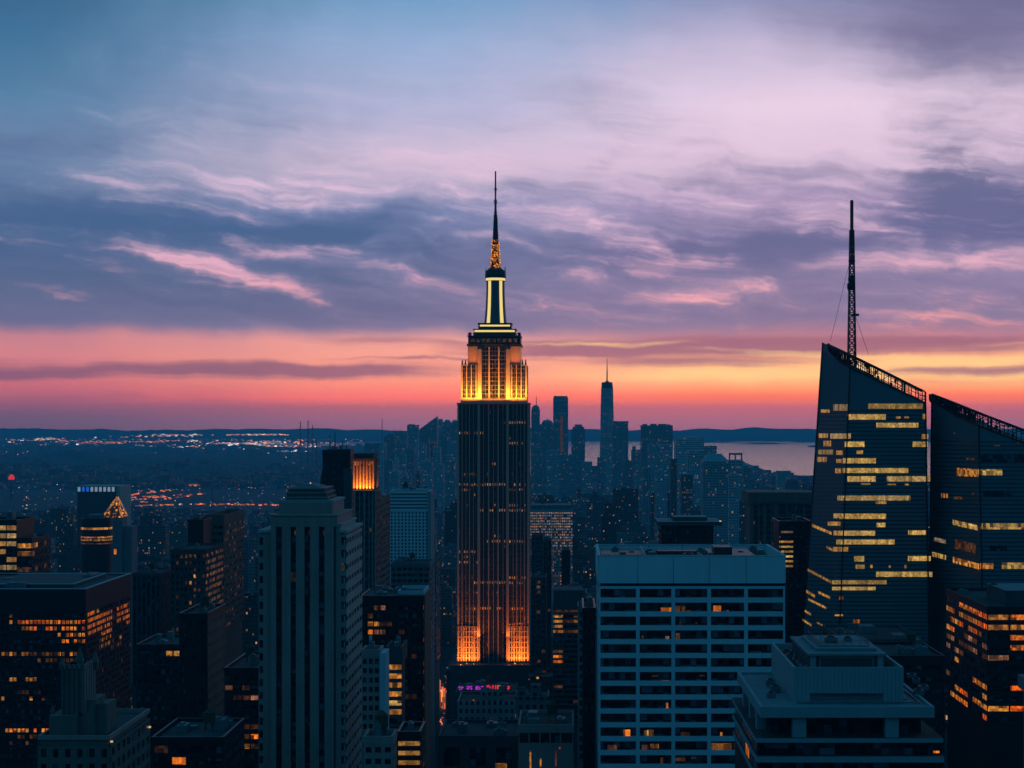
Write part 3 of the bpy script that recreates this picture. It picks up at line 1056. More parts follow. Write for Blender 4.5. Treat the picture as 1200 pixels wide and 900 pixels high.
def flood(name, px0, px1, y, z, power, col, tilt=12, depth=0.4):
    d = bpy.data.lights.new(name, 'AREA')
    d.shape = 'RECTANGLE'
    d.size, d.size_y = abs(ex(px1) - ex(px0)), depth
    d.energy = power
    d.color = col
    d.spread = math.radians(120)
    o = bpy.data.objects.new(name, d)
    COL.objects.link(o)
    o.location = ((ex(px0) + ex(px1)) / 2, y, z)
    o.rotation_euler = (math.radians(180 - tilt), 0, 0)
    return o


GOLD, ORNG = (1.0, 0.37, 0.03), (1.0, 0.25, 0.025)
zc = ez(471.0)
for y_, p_ in ((CB - 1.4, 120), (CB - 6.5, 9500)):
    flood('floodlight', 541, 560, y_, zc + (.5 if p_ > 2000 else 0), p_, GOLD, 8 if p_ < 2000 else 26)
    flood('floodlight', 597, 616.5, y_, zc + (.5 if p_ > 2000 else 0), p_, GOLD, 8 if p_ < 2000 else 26)
    flood('floodlight', 564, 592.5, y_ + 1, zc + (.5 if p_ > 2000 else 0), p_ * .8, GOLD, 8 if p_ < 2000 else 26)
flood('floodlight', 560, 563.6, CB - 4.0, zc, 2300, GOLD, 9)
flood('floodlight', 593, 596.8, CB - 4.0, zc, 2300, GOLD, 9)
flood('floodlight', 548, 559, CB - 1.6, ez(426.4), 420, ORNG, 16)
flood('floodlight', 598, 609.5, CB - 1.6, ez(426.4), 420, ORNG, 16)
zb_ = ez(776.4)
for y_, p_ in ((EY - 2.4, 700), (EY - 5, 5000)):
    flood('floodlight', 537.5, 559, y_, zb_, p_, ORNG, 10 if p_ < 2000 else 20)
    flood('floodlight', 597, 618, y_, zb_, p_, ORNG, 10 if p_ < 2000 else 20)
flood('floodlight', 560, 562.5, EY - 3.2, ez(748), 800, ORNG, 8)
flood('floodlight', 593.5, 596, EY - 3.2, ez(748), 450, ORNG, 8)
for a, b in ((537.5, 559), (597, 618)):
    o = flood('floodlight', a, b, EY - 4.0, zb_, 2600, ORNG, 4)
    o.data.spread = math.radians(46)

# ------------------------------------------------------------------ the near and middle towers
NEAR = []          # footprints kept free by the random infill
AMB = ['lit_amber', 'lit_orange', 'lit_orange', 'lit_deep']
YEL = ['lit_yellow', 'lit_amber', 'lit_pale']


def keep(T, more=()):
    NEAR.extend(T.boxes)
    NEAR.extend(more)
    return T


keep(T)

# --- stepped stone tower with four dark window strips (left foreground)
Y = 520.0
T = Tower('stone_tower', 'pale grey stepped stone tower with four tall dark window strips', 'tower', 303, 405.5, 624, Y, 39, 'stone_grey')
zl = T.Z
k = Y / F
mb = MB()
mb.box(T.X0 + .5, T.X1 - .5, Y + .55, Y + 38.5, 0, zl, 0, 1)
T.part(mb, 'body', ['stone_grey', 'roof_tar'])
z0 = PZ(930, Y)
nf = 18
fh = 15.4 * k
ztop = PZ(628, Y)
zbot = ztop - nf * fh - 1.5 * fh
X = lambda p: PX(p, Y)
mb = MB()
mb.box(X(309.3), X(318), Y, Y + .56, zbot, zl); mb.box(X(391), X(398.8), Y, Y + .56, zbot, zl)
T.part(mb, 'facade', 'stone_grey')
T.face('f', 0, 0, zbot, zl - .6, [X(303), X(309.3)], fh, pier=0.5, span=1.55, depth=.56, name='facade', pane_margin=0.02, litp=0.0)
T.face('f', 0, 0, zbot, zl - .6, [X(398.8), X(405.5)], fh, pier=0.5, span=1.55, depth=.56, name='facade', pane_margin=0.02, litp=0.02, kinds=['lit_dim'])
T.face('r', Y, Y + 39, zbot, zl - .8, 6, fh, pier=1.6, span=2.1, depth=.6, ledge=.18, name='side_facade', mat='stone_pale', litp=0.0)  # paler stone paints the sunset brightness into this west-facing side
# central shaft
mb = MB()
mb.box(X(319.2), X(393.5), Y - .05, Y + 34, zbot, PZ(604, Y), 0, 1)
T.part(mb, 'central_shaft', ['concrete_dark', 'roof_tar'])
for a, b in ((318, 324.2), (331, 341.2), (347.4, 357.4), (363.8, 374.2), (380.8, 391.5)):
    mb = MB(); mb.box(X(a), X(b), Y - 1.1, Y, zbot, PZ(617, Y)); T.part(mb, 'pier', 'stone_grey')
mb = MB(); mb.box(X(318), X(396), Y - 1.15, Y + 34.2, PZ(617, Y), PZ(604.5, Y)); mb.box(X(317.4), X(396.8), Y - 1.4, Y + 34.6, PZ(604.5, Y), PZ(603, Y)); T.part(mb, 'shoulder', 'stone_grey')
for a, b in ((324.4, 330.8), (341.4, 347.2), (357.6, 363.6), (374.4, 380.6)):
    if a > 330: T.panes.append(((X(a) + .9, X(b) - .1, Y - .26, Y - .225, PZ(627, Y), PZ(621.5, Y)), 'lit_dim', 1))
    for j in range(nf):
        zc = PZ(624, Y) - j * fh
        lit = 'lit_dim' if RND.random() < .012 else None
        T.panes.append(((X(a), X(b), Y - .22, Y - .12, zc - fh * .74, zc), lit, 1))
for a, b in ((324.4, 330.8), (341.4, 347.2), (357.6, 363.6), (374.4, 380.6)):
    mb = MB(); mb.box(X(a) - .02, X(b) + .02, Y - .12, Y - .051, zbot, PZ(617, Y)); T.part(mb, 'window_strip', 'black_metal')
mb = MB(); mb.box(X(391.6), X(399), Y + .3, Y + 36, zl, PZ(616, Y)); mb.box(X(391.6), X(400.5), Y + .3, Y + 37, PZ(616, Y), PZ(614, Y)); T.part(mb, 'side_step', 'stone_pale')
mb = MB(); mb.box(X(303) - .3, X(318), Y - .3, Y + 39.3, zl, zl + .7); mb.box(X(398), X(405.5) + .35, Y - .3, Y + 39.3, zl - .1, zl + .7); T.part(mb, 'cornice', 'stone_pale')
Yu = Y + 4
def tier(pa, pb, y0, y1, dep, nm, mat, Y_=Yu, ix=0.0):
    mb = MB(); mb.frus(PX(pa, Y_), PX(pb, Y_), Y_, Y_ + dep, PZ(y0, Y_), PZ(y1, Y_), ix, ix); return T.part(mb, nm, mat)
tier(326.5, 389.5, 606, 589, 27, 'upper_block', 'stone_grey')
tier(325.5, 390.5, 589, 586.5, 27.6, 'cornice', 'stone_pale')
mb = MB()
for q in range(26):
    a = 326.6 + q * 2.45
    mb.box(PX(a, Yu), PX(a + 1.2, Yu), Yu - .25, Yu + .1, PZ(586.5, Yu), PZ(585.4, Yu))
T.part(mb, 'parapet', 'stone_pale')
Yv = Y + 8
for a, b, y0, y1, mt in ((335, 383, 587, 583.5, 'concrete_dark'), (333.6, 384.4, 583.5, 582, 'stone_grey'), (336, 382, 582, 578, 'concrete_dark'), (334.6, 383.4, 578, 576.6, 'stone_grey'), (338, 380, 576.6, 573, 'concrete_dark'), (337, 381, 573, 571.8, 'stone_grey')):
    tier(a, b, y0, y1, 19, 'penthouse_tier', mt, Yv)
tier(341, 377, 571.8, 567.5, 16, 'hipped_roof', 'concrete_mid', Yv + 1, 3.2)
for px, yt, mt in ((364, 561, 'spire_steel'), (376, 563, 'spire_steel')):
    mb = MB(); mb.tube(PX(px, Yv + 6), Yv + 6, [(.12, PZ(571, Yv + 6)), (.06, PZ(yt - 6, Yv + 6))], 6); T.part(mb, 'antenna', mt)
mb = MB(); mb.box(PX(363.2, Yv + 6), PX(364.6, Yv + 6), Yv + 5.8, Yv + 6.2, PZ(567.5, Yv + 6), PZ(565.4, Yv + 6)); T.part(mb, 'roof_lamp', 'lamp_pale')
T.windows('glass', most=100)
keep(T)

# --- white slab with window bays (right of centre, foreground)
Y = 500.0
k = Y / F
T = Tower('office_slab', 'broad white office slab with blank top band and dark ribbon windows', 'office block', 701.5, 920, 652, Y, 46, 'white_concrete')
X = lambda p: PX(p, Y)
zr = T.Z - 2.6
mb = MB(); mb.box(T.X0 + .6, T.X1 - .6, Y + .6, Y + 45.4, 0, zr, 0, 1); T.part(mb, 'body', ['black_metal', 'roof_tar'])
mb = MB()
E = [701.5, 747.5, 789, 831, 874.3, 920]
for a, b in zip(E[:-1], E[1:]):
    mb.box(X(a) + .07, X(b) - .07, Y - .25, Y + .5, PZ(683.4, Y), T.Z)
for q in range(4):
    a, b = Y + .5 + q * 11.25, Y + .5 + (q + 1) * 11.25
    mb.box(T.X0 - .25, T.X0 + .5, a + .03, b - .03, PZ(683.4, Y), T.Z); mb.box(T.X1 - .5, T.X1 + .25, a + .03, b - .03, PZ(683.4, Y), T.Z)
mb.box(T.X0, T.X1, Y + 45.5, Y + 46, PZ(683.4, Y), T.Z)
T.part(mb, 'crown_panel', 'white_concrete')
mb = MB(); mb.box(T.X0 - .3, T.X0 + .55, Y - .3, Y + 46, T.Z, T.Z + .35); mb.box(T.X1 - .55, T.X1 + .3, Y - .3, Y + 46, T.Z, T.Z + .35); mb.box(T.X0 + .55, T.X1 - .55, Y - .3, Y + .5, T.Z, T.Z + .3); mb.box(T.X0 + .55, T.X1 - .55, Y + 45.4, Y + 46, T.Z, T.Z + .3)
T.part(mb, 'coping', 'trim_light')
fh = 16.25 * k
zt = PZ(687.0, Y)
lit = [(775, 787, 708, 720, .0)]
T.face('f', 0, 0, zt - 16 * fh, zt, [X(e) for e in E], fh, pier=1.02, span=1.38, depth=.62, name='facade', litp=0.0, pane_margin=.03)
T.face('l', Y + .6, Y + 46, zt - 16 * fh, zt, 4, fh, pier=1.02, span=1.38, depth=.62, name='side_facade', litp=0.03, kinds=['lit_dim'])
T.windows('glass', most=100)
def lit_patch(px0, px1, py0, py1, mat, Yp):
    mb = MB(); mb.box(PX(px0, Yp), PX(px1, Yp), Yp - .06, Yp - .01, PZ(py1, Yp), PZ(py0, Yp)); return T.part(mb, 'lit_room', mat)
Yp = Y + .5
for a, b, c, d, mt in ((774.5, 786.5, 712, 718.6, 'lit_orange'), (791.5, 797, 710, 718.6, 'lit_amber'), (799, 803, 710.4, 717, 'lit_amber'), (804.5, 809, 715, 718, 'lit_dim'), (836, 845, 709.6, 718.6, 'lit_orange'), (852, 854, 715, 718, 'lit_amber'),
                       (796, 798, 728, 734, 'lit_dim'), (771, 776, 733, 734.8, 'lit_amber'), (815, 817, 729.5, 731, 'lit_dim'), (779.5, 784, 745.5, 749.5, 'lit_pale'), (792, 797, 742, 750, 'lit_dim'), (752, 754, 745, 748, 'lit_dim'),
                       (852, 856, 766, 768, 'lit_dim'), (775, 784, 797, 799, 'lit_dim'), (764, 772, 791, 793, 'lit_dim'), (820, 826, 791, 792.4, 'lit_dim'), (780.6, 783, 823.6, 831, 'lit_amber'),
                       (730.5, 738.5, 855, 863.6, 'lit_orange'), (754.5, 760, 855.6, 862, 'lit_yellow'), (760.8, 766, 855, 863, 'lit_dim'), (798, 808, 858, 863, 'lit_dim'), (844, 846.5, 858, 862, 'lit_amber'),
                       (712, 723, 873, 879.6, 'lit_dim'), (752, 760, 873, 879, 'lit_dim'), (762, 772, 871.6, 877, 'lit_amber'), (833.5, 857.5, 871, 879.6, 'lit_amber'), (774, 777, 888, 896, 'lit_dim'), (791, 803, 888, 892, 'lit_dim'), (810, 816, 887, 889, 'lit_dim'), (860, 868, 871, 879, 'lit_dim')):
    lit_patch(a, b, c, d, mt, Yp)
T.unit(.02, .26, .45, .93, 1.6, z=zr, mat='dark_metal'); T.unit(.30, .58, .3, .62, 1.9, z=zr, mat='concrete_mid'); T.unit(.33, .55, .36, .6, 2.9, z=zr, mat='dark_metal')
T.unit(.62, .86, .2, .8, 2.2, z=zr, mat='dark_metal'); T.unit(.64, .74, .3, .5, 4.2, z=zr, mat='dark_metal')
for u, v in ((.28, .3), (.60, .25), (.9, .5), (.12, .3)):
    T.unit(u, u + .035, v, v + .06, 2.8, z=zr, mat='roof_metal')
keep(T)

SLAB = T
# --- terraced pale block with a penthouse (bottom right)
Y = 350.0
k = Y / F
T = Tower('terraced_block', 'pale terraced office block with deep balconies and square penthouse', 'office block', 887, 1106, 866, Y, 52, 'white_ledge')
X = lambda p: PX(p, Y)
mb = MB(); mb.box(X(889), X(1104), Y + 1.2, Y + 51, 0, PZ(866, Y), 0, 1); T.part(mb, 'body', ['black_metal', 'roof_tar'])
for j, (yt, th) in enumerate(((865, 5), (886, 7), (910, 7))):
    mb = MB(); mb.box(X(885.5 + j * .8), X(1105 + j), Y - .3 - .2 * j, Y + 52 + .2 * j, PZ(yt + th, Y), PZ(yt, Y), 0, 1); T.part(mb, 'balcony_slab', ['white_ledge', 'roof_tar'])
for za, zb, n in ((870, 886, 9), (893, 910, 9)):
    for q in range(n):
        a = 890 + q * 23.8
        mb = MB(); mb.box(X(a) + .04, X(a + 23.8) - .04, Y + 1.0, Y + 1.15, PZ(zb, Y) + .1, PZ(za, Y) - .1)
        T.part(mb, 'window', 'glass')
for q in range(6):
    a, b = Y + 2 + q * 8, Y + 9.6 + q * 8
    for za, zb in ((870, 886), (893, 910)):
        mb = MB(); mb.box(X(889) - .12, X(889) - .02, a, b, PZ(zb, Y) + .1, PZ(za, Y) - .1); T.part(mb, 'window', 'lit_orange' if (q == 2 and za > 880) else 'glass')
mb = MB(); mb.box(X(1095), X(1102), Y + .9, Y + 1.0, PZ(883.6, Y), PZ(881, Y)); T.part(mb, 'lit_room', 'lit_orange')
# terrace floor, columns, roof slab
mb = MB(); mb.box(X(901), X(1085), Y + 5, Y + 46, PZ(865, Y), PZ(841, Y)); T.part(mb, 'terrace_storey', 'glass')
for a in (929.5, 1038.3):
    mb = MB(); mb.box(X(a), X(a + 16), Y + .8, Y + 3.4, PZ(865, Y), PZ(841, Y)); T.part(mb, 'column', 'white_ledge')
for q in range(3):
    mb = MB(); mb.box(X(893), X(893) + 2.6, Y + 10 + q * 14, Y + 12.6 + q * 14, PZ(865, Y), PZ(841, Y)); T.part(mb, 'column', 'white_ledge')
mb = MB(); mb.box(X(891), X(1095), Y - .1, Y + 49, PZ(841, Y), PZ(831, Y), 0, 1)
zs = PZ(828, Y)
for bx in ((X(891), X(1095), Y - .1, Y + .5), (X(891), X(1095), Y + 48.4, Y + 49), (X(891), X(891) + .6, Y + .5, Y + 48.4), (X(1095) - .6, X(1095), Y + .5, Y + 48.4)):
    mb.box(*bx, PZ(831, Y), zs)
T.part(mb, 'roof_slab', ['white_ledge', 'roof_pale'])
zs0 = PZ(831, Y)
Yd = 359.0
Xd = lambda p: PX(p, Yd)
zd = PZ(782, Yd)
mb = MB()
n = 27
for q in range(n):
    a, b = 930 + 129 * q / n, 930 + 129 * (q + 1) / n
    zlow = PZ(812.5, Yd) if 950 < (a + b) / 2 < 1034 else zs0
    mb.box(Xd(a) + .02, Xd(b) - .02, Yd, Yd + .5, zlow, zd)
mb.box(Xd(930), Xd(1059), Yd + .12, Yd + .45, PZ(812.5, Yd) + .01, zd - .1)
for q in range(8):
    mb.box(Xd(930), Xd(930) + .5, Yd + .5 + 4.9 * q, Yd + .5 + 4.9 * (q + 1) - .04, zs0, zd); mb.box(Xd(1059) - .5, Xd(1059), Yd + .5 + 4.9 * q, Yd + .5 + 4.9 * (q + 1) - .04, zs0, zd)
mb.box(Xd(930) + .5, Xd(1059) - .5, Yd + 39, Yd + 39.6, zs0, zd)
T.part(mb, 'screen_wall', 'white_ledge')
mb = MB(); mb.box(Xd(930) + .6, Xd(1059) - .6, Yd + 1.8, Yd + 38.8, zs0, PZ(795, Yd)); T.part(mb, 'plant_room', 'dark_metal')
Ye = 366.0
Xe = lambda p: PX(p, Ye)
zp = PZ(795, Yd)
mb = MB(); mb.box(Xe(948), Xe(1036), Ye, Ye + 28, zp, PZ(768, Ye)); T.part(mb, 'penthouse', 'concrete_dark')
for a, b in ((949, 956), (1028, 1035)):
    mb = MB(); mb.box(Xe(a), Xe(b), Ye - .3, Ye, zp, PZ(768, Ye)); T.part(mb, 'pier', 'white_ledge')
mb = MB(); mb.box(Xe(960), Xe(1024), Ye - .25, Ye, PZ(771.5, Ye), PZ(768, Ye)); mb.box(Xe(960), Xe(962), Ye - .25, Ye, zp, PZ(771.5, Ye)); mb.box(Xe(1022), Xe(1024), Ye - .25, Ye, zp, PZ(771.5, Ye)); T.part(mb, 'opening_frame', 'concrete_mid')
mb = MB(); mb.box(Xe(946), Xe(1038), Ye - .8, Ye + 29, PZ(768, Ye), PZ(765.4, Ye)); T.part(mb, 'penthouse_roof', 'roof_pale')
mb = MB(); mb.box(Xe(958), Xe(1030), Ye + 3, Ye + 26, PZ(765.4, Ye), PZ(762, Ye)); mb.box(Xe(964), Xe(1024), Ye + 6, Ye + 24, PZ(762, Ye), PZ(760.4, Ye)); T.part(mb, 'roof_deck', 'roof_pale')
keep(T)

# rooftop clutter of the two pale blocks
def cooling_unit(T, x, y, z, w=2.2, d=1.8, h=1.5):
    mb = MB(); mb.box(x, x + w, y, y + d, z + .25, z + h, 0); mb.box(x + .15, x + .4, y + .1, y + d - .1, z - .05, z + .25); mb.box(x + w - .4, x + w - .15, y + .1, y + d - .1, z - .05, z + .25)
    o = T.part(mb, 'cooling_unit', 'roof_metal')
    mb = MB(); mb.tube(x + w / 2, y + d / 2, [(min(w, d) * .38, z + h), (min(w, d) * .38, z + h + .25), (min(w, d) * .3, z + h + .25), (min(w, d) * .3, z + h + .1)], 14); T.part(mb, 'fan_shroud', 'dark_metal')
def pipe(T, pts, r=.14, mat='roof_metal'):
    mb = MB()
    for a, b in zip(pts[:-1], pts[1:]): mb.bar(a, b, r)
    T.part(mb, 'pipe', mat)
def railing(T, pts, h=1.05, step=1.6, mat='dark_metal'):
    mb = MB()
    for a, b in zip(pts[:-1], pts[1:]):
        a, b = Vector(a), Vector(b)
        for hh in (h, h * .5): mb.bar(a + Vector((0, 0, hh)), b + Vector((0, 0, hh)), .035)
        n = max(1, int((b - a).length / step))
        for i in range(n + 1):
            p = a.lerp(b, i / n); mb.bar(p, p + Vector((0, 0, h)), .035)
    T.part(mb, 'railing', mat)
r_ = random.Random(41)
zs_ = zs0
for px, yy_ in ((899, 364), (903, 371), (898, 380), (1072, 366), (1077, 374), (1070, 384), (1064, 392)):
    cooling_unit(T, PX(px, yy_), yy_, zs_, r_.uniform(1.4, 2.2), r_.uniform(1.2, 1.8), r_.uniform(.9, 1.5))
pipe(T, [(Xd(932), Yd - 2.4, zs_ + .25), (Xd(1075), Yd - 2.4, zs_ + .25), (Xd(1075), Yd + 20, zs_ + .25)])
pipe(T, [(Xd(1064), Yd + 2, zs_ + .2), (Xd(1064), Yd + 30, zs_ + .2)], .1)
mb = MB(); mb.box(Xd(1078), Xd(1083), Yd + 4, Yd + 6.2, zs_, zs_ + .5); T.part(mb, 'hatch', 'concrete_mid')
zt_ = PZ(760.4, Ye)
railing(T, [(Xe(964.4), Ye + 6.2, zt_), (Xe(1023.6), Ye + 6.2, zt_), (Xe(1023.6), Ye + 23.8, zt_), (Xe(964.4), Ye + 23.8, zt_), (Xe(964.4), Ye + 6.2, zt_)], .9)
cooling_unit(T, Xe(975), Ye + 10, zt_, 2.6, 2.2, 1.1); cooling_unit(T, Xe(1000), Ye + 12, zt_, 1.6, 1.6, .8)
pipe(T, [(Xe(990), Ye + 9, zt_ + .2), (Xe(990), Ye + 20, zt_ + .2)], .1)
zt_ = PZ(762, Ye)
for px, yy_, h in ((962, Ye + 5, 3.2), (1026, Ye + 22, 4.5)):
    mb = MB(); mb.tube(PX(px, yy_), yy_, [(.07, zt_), (.04, zt_ + h)], 6); T.part(mb, 'antenna', 'spire_steel')
for q in range(6):       # plant inside the screened deck
    cooling_unit(T, Xd(934) + r_.uniform(0, 1.5), Yd + 4 + q * 5.6, PZ(795, Yd), r_.uniform(1.4, 2.2), 2.0, r_.uniform(1.2, 2.2))
zf = PZ(865, 350)
railing(T, [(PX(893, 350), 351.0, zf), (PX(1100, 350), 351.0, zf)], .8, 2.2)
TS = SLAB
zq = TS.Z - 2.6
for q in range(9):
    cooling_unit(TS, TS.X0 + 3 + q * 5.2 + r_.uniform(0, 1.5), 500 + r_.uniform(8, 40), zq, r_.uniform(1.8, 3.0), r_.uniform(1.6, 2.6), r_.uniform(1.6, 3.0))
for q in range(5):
    y_ = 506 + q * 7.6; pipe(TS, [(TS.X0 + r_.uniform(2, 18), y_, zq + 1.1), (TS.X0 + r_.uniform(24, 48), y_, zq + 1.1)], .22)
pipe(TS, [(TS.X0 + 13, 503, zq + 2.75), (TS.X0 + 13, 540, zq + 2.75)], .12, 'trim_light'); pipe(TS, [(TS.X0 + 13, 524, zq + 2.95), (TS.X0 + 28, 524, zq + 2.95)], .16, 'trim_light')
for px, yy_, h in ((760, 530, 4), (800, 520, 6), (838, 540, 7.5), (886, 530, 4)):
    mb = MB(); mb.tube(PX(px, yy_), yy_, [(.09, zq), (.05, zq + h)], 6); TS.part(mb, 'antenna', 'spire_steel')

# --- two faceted glass towers with lattice crowns (right)
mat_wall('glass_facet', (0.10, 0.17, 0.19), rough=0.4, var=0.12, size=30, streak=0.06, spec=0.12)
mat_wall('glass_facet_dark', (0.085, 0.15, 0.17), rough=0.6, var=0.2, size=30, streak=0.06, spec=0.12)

mat_wall('glass_band', (0.03, 0.05, 0.06), rough=0.3, spec=0.3)


class Plane:
    def __init__(self, a, b, c):
        self.a = Vector(a)
        self.n = (Vector(b) - self.a).cross(Vector(c) - self.a).normalized()
        if self.n.y > 0: self.n = -self.n

    def at(self, px, py, off=0.15):
        d = Vector(((px - CX) / F, 1.0, -(py - CY) / F))
        o = Vector((0, 0, CAMZ))
        p = self.a + self.n * off
        s = (p - o).dot(self.n) / d.dot(self.n)
        return o + d * s


def on_plane(P_, root, q, name, mat, off=0.12, th=0.1):
    """q: four photo corners (x, y) from top left clockwise, set on a facet of the tower"""
    f = [P_.at(x, y, off + th) for x, y in q]
    bk = [P_.at(x, y, off) for x, y in q]
    mb = MB()
    i = len(mb.v)
    mb.v += [tuple(p) for p in f + bk]
    mb.f += [(3, 2, 1, 0), (4, 5, 6, 7)] + [(kk, (kk + 1) % 4, 4 + (kk + 1) % 4, 4 + kk) for kk in range(4)]
    mb.m += [0] * 6
    return mb.build(name, mat, root)


def P3(px, py, Y): return (PX(px, Y), Y, PZ(py, Y))


Y = 800.0
root = thing('glass_tower', 'faceted blue glass tower with lit floors and lattice mast on its slanted roof', 'skyscraper', (PX(1020, Y), Y + 20, 0))
FLt, FRt, Lt, Rt = P3(996, 431, Y), P3(1084, 472, Y), P3(964, 411, Y + 26), P3(1082, 470, Y + 60)
FLb, FRb, Rb = (PX(966, Y), Y, 0), (PX(1095, Y), Y, 0), (PX(1091, Y + 62), Y + 62, 0)
def foot(Lt, FLt, FLb, px, py):
    """ground corner of the left facet, kept in its plane"""
    q = Plane(FLb, FLt, Lt).at(px, py, 0)
    d = (q - Vector(Lt)) / (q.z - Lt[2])
    return tuple(Vector(Lt) - d * Lt[2])
Lb = foot(Lt, FLt, FLb, 942, 740)
tops = [Lt, FLt, FRt, Rt]
bots = [Lb, FLb, FRb, Rb]
mb = MB()
ring = lambda pts: [Vector(p) for p in pts]
# front, left, right, back facets and the slanted roof, one closed skin
mb.poly([FLb, FRb, FRt, FLt], 0)
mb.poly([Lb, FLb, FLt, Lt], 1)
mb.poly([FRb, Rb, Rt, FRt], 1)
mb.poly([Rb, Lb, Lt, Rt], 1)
mb.poly([Lt, FLt, FRt, Rt], 2)
mb.build('glass_skin', ['glass_facet', 'glass_facet_dark', 'roof_tar'], root)
PF = Plane(FLb, FRb, FLt)
PL = Plane(Lb, FLb, FLt)
PF2 = Plane(FRb, FRt, FLt)
# screen wall rising above the roof on the left facet
a_, b_, c_ = Vector(Lt), Vector(P3(964.2, 401.5, Y + 26)), Vector(P3(972, 405, Y + 19))
mb = MB(); e_ = Vector(FLt)
mb.hexa([a_, e_, e_ + Vector((.2, .8, 0)), a_ + Vector((.2, .8, 0))], [b_, c_, c_ + Vector((.2, .8, 0)), b_ + Vector((.2, .8, 0))]); mb.build('screen_wall', 'glass_facet', root)
mb = MB()
def edgebar(a, b, r=.45): mb.bar(a, b, r)
edgebar(FLb, FLt, .3); edgebar(Lb, b_, .35); edgebar(FRb, P3(1084.4, 459, Y), .35)
mb.build('corner_trim', 'black_metal', root)


def crown(root, lo, hi, n, seed, depth, rr=.2):
    """open lattice between a lower and an upper edge, with a second layer behind"""
    r = random.Random(seed)
    mb = MB()
    for lay in range(2):
        if lay: rr *= .8
        off = Vector((0, depth * lay, 0))
        L = [Vector(p) + off for p in lo]
        H = [Vector(p) + off for p in hi]
        def at(P, u):
            u = max(0, min(.9999, u)) * (len(P) - 1)
            i = int(u)
            return P[i].lerp(P[i + 1], u - i)
        for i in range(len(L) - 1):
            mb.bar(L[i], L[i + 1], rr * 1.5); mb.bar(H[i], H[i + 1], rr * 1.7)
        for j in range(1, 4):
            for i in range(n):
                u, v = i / n, (i + 1) / n
                if r.random() < (.6 if lay else .2): continue
                mb.bar(at(L, u).lerp(at(H, u), j / 4), at(L, v).lerp(at(H, v), j / 4), rr * .7)
        for i in range(n + 1):
            u = i / n
            mb.bar(at(L, u), at(H, u), rr * (2.0 if i % 6 == 0 else 1.0))
            if i < n and r.random() < .55:
                v = (i + 1) / n
                c0, c1 = sorted((r.random(), r.random()))
                mb.bar(at(L, u).lerp(at(H, u), c0), at(L, v).lerp(at(H, v), c1), rr * .8)
            if r.random() < .5:
                c0 = r.uniform(0, .7); p = at(L, u).lerp(at(H, u), c0)
                mb.box(p.x - .5, p.x + .6, p.y - .2, p.y + .2, p.z, p.z + r.uniform(.8, 2.0))
    return mb.build('crown_lattice', 'black_metal', root)


crown(root, [P3(972, 412, Y + 19), P3(984, 424, Y + 9), FLt, P3(1030, 447, Y), FRt], [P3(970, 403.5, Y + 19), P3(983, 409.5, Y + 9), P3(996, 415.5, Y), P3(1030, 432, Y), P3(1084, 459, Y)], 27, 4, 6)
strips = [(305, 375, 375, 405), (470, 725, 372, 396), (248, 288, 400, 414), (372, 552, 422, 447), (600, 622, 432, 442), (640, 660, 432, 441), (725, 745, 420, 445), (508, 705, 462, 484), (238, 280, 512, 532), (292, 388, 512, 536), (720, 752, 515, 538),
          (260, 295, 546, 572), (358, 452, 550, 575), (678, 750, 550, 575), (235, 305, 588, 610), (320, 350, 592, 612), (415, 445, 592, 608), (230, 275, 622, 645), (320, 345, 632, 650), (350, 505, 628, 652), (315, 343, 676, 698), (348, 658, 674, 697),
          (372, 505, 712, 738), (557, 760, 712, 737), (435, 480, 745, 752), (560, 600, 748, 754), (640, 660, 748, 755), (325, 668, 803, 826), (505, 555, 830, 842), (310, 552, 887, 905)]
for a, b, c, d in strips:
    x0, x1, y0, y1 = 900 + a / 4, 900 + b / 4, 380 + c / 4, 380 + d / 4
    small = (x1 - x0) < 14 or (y1 - y0) < 4
    fold = lambda y: 996 + (y - 431) * (972 - 996) / (800 - 431)
    mt = 'strip_amber' if small else RND.choice(['strip_yellow', 'strip_yellow', 'strip_cream'])
    for (u0, u1, P_) in ((x0, min(x1, fold(y0)), PL), (max(x0, fold(y0)), x1, PF)):
        if u1 - u0 > .6:
            on_plane(P_, root, [(u0, y0), (u1, y0), (u1, y1), (u0, y1)], 'window_band', mt)
s8 = [(350, 365, 5, 22, 0), (370, 535, 7, 24, 0), (330, 375, 34, 48, 1), (502, 533, 38, 53, 0), (365, 497, 66, 83, 0), (350, 363, 66, 82, 1), (613, 675, 65, 80, 0), (360, 565, 97, 114, 0), (348, 402, 123, 139, 1), (423, 458, 155, 174, 0), (612, 692, 155, 172, 0), (428, 460, 185, 200, 0), (480, 488, 186, 197, 1),
      (545, 551, 188, 196, 1), (600, 608, 186, 198, 1), (500, 698, 210, 228, 0), (345, 537, 240, 254, 0), (345, 498, 263, 275, 0), (370, 386, 297, 308, 2), (420, 442, 378, 391, 2), (355, 384, 360, 366, 1)]
for a, b, c, d, o_ in s8:
    x0, x1, y0, y1 = 860 + a / 3, 860 + b / 3, 600 + c / 3, 600 + d / 3
    on_plane(PF, root, [(x0, y0), (x1, y0), (x1, y1), (x0, y1)], 'window_band', ('strip_yellow', 'strip_amber', 'lit_orange')[o_])
for a, b, ya, yb, h in ((275, 343, 42, 70, 10), (258, 342, 198, 242, 9), (252, 285, 272, 292, 10), (297, 338, 278, 297, 9), (262, 325, 303, 334, 8), (248, 270, 343, 356, 8), (242, 272, 375, 394, 8), (292, 322, 386, 402, 5), (325, 348, 118, 130, 9)):
    x0, x1 = 860 + a / 3, 860 + b / 3
    on_plane(PL, root, [(x0, 600 + ya / 3), (x1, 600 + yb / 3), (x1, 600 + (yb + h) / 3), (x0, 600 + (ya + h) / 3)], 'window_band', 'strip_amber')
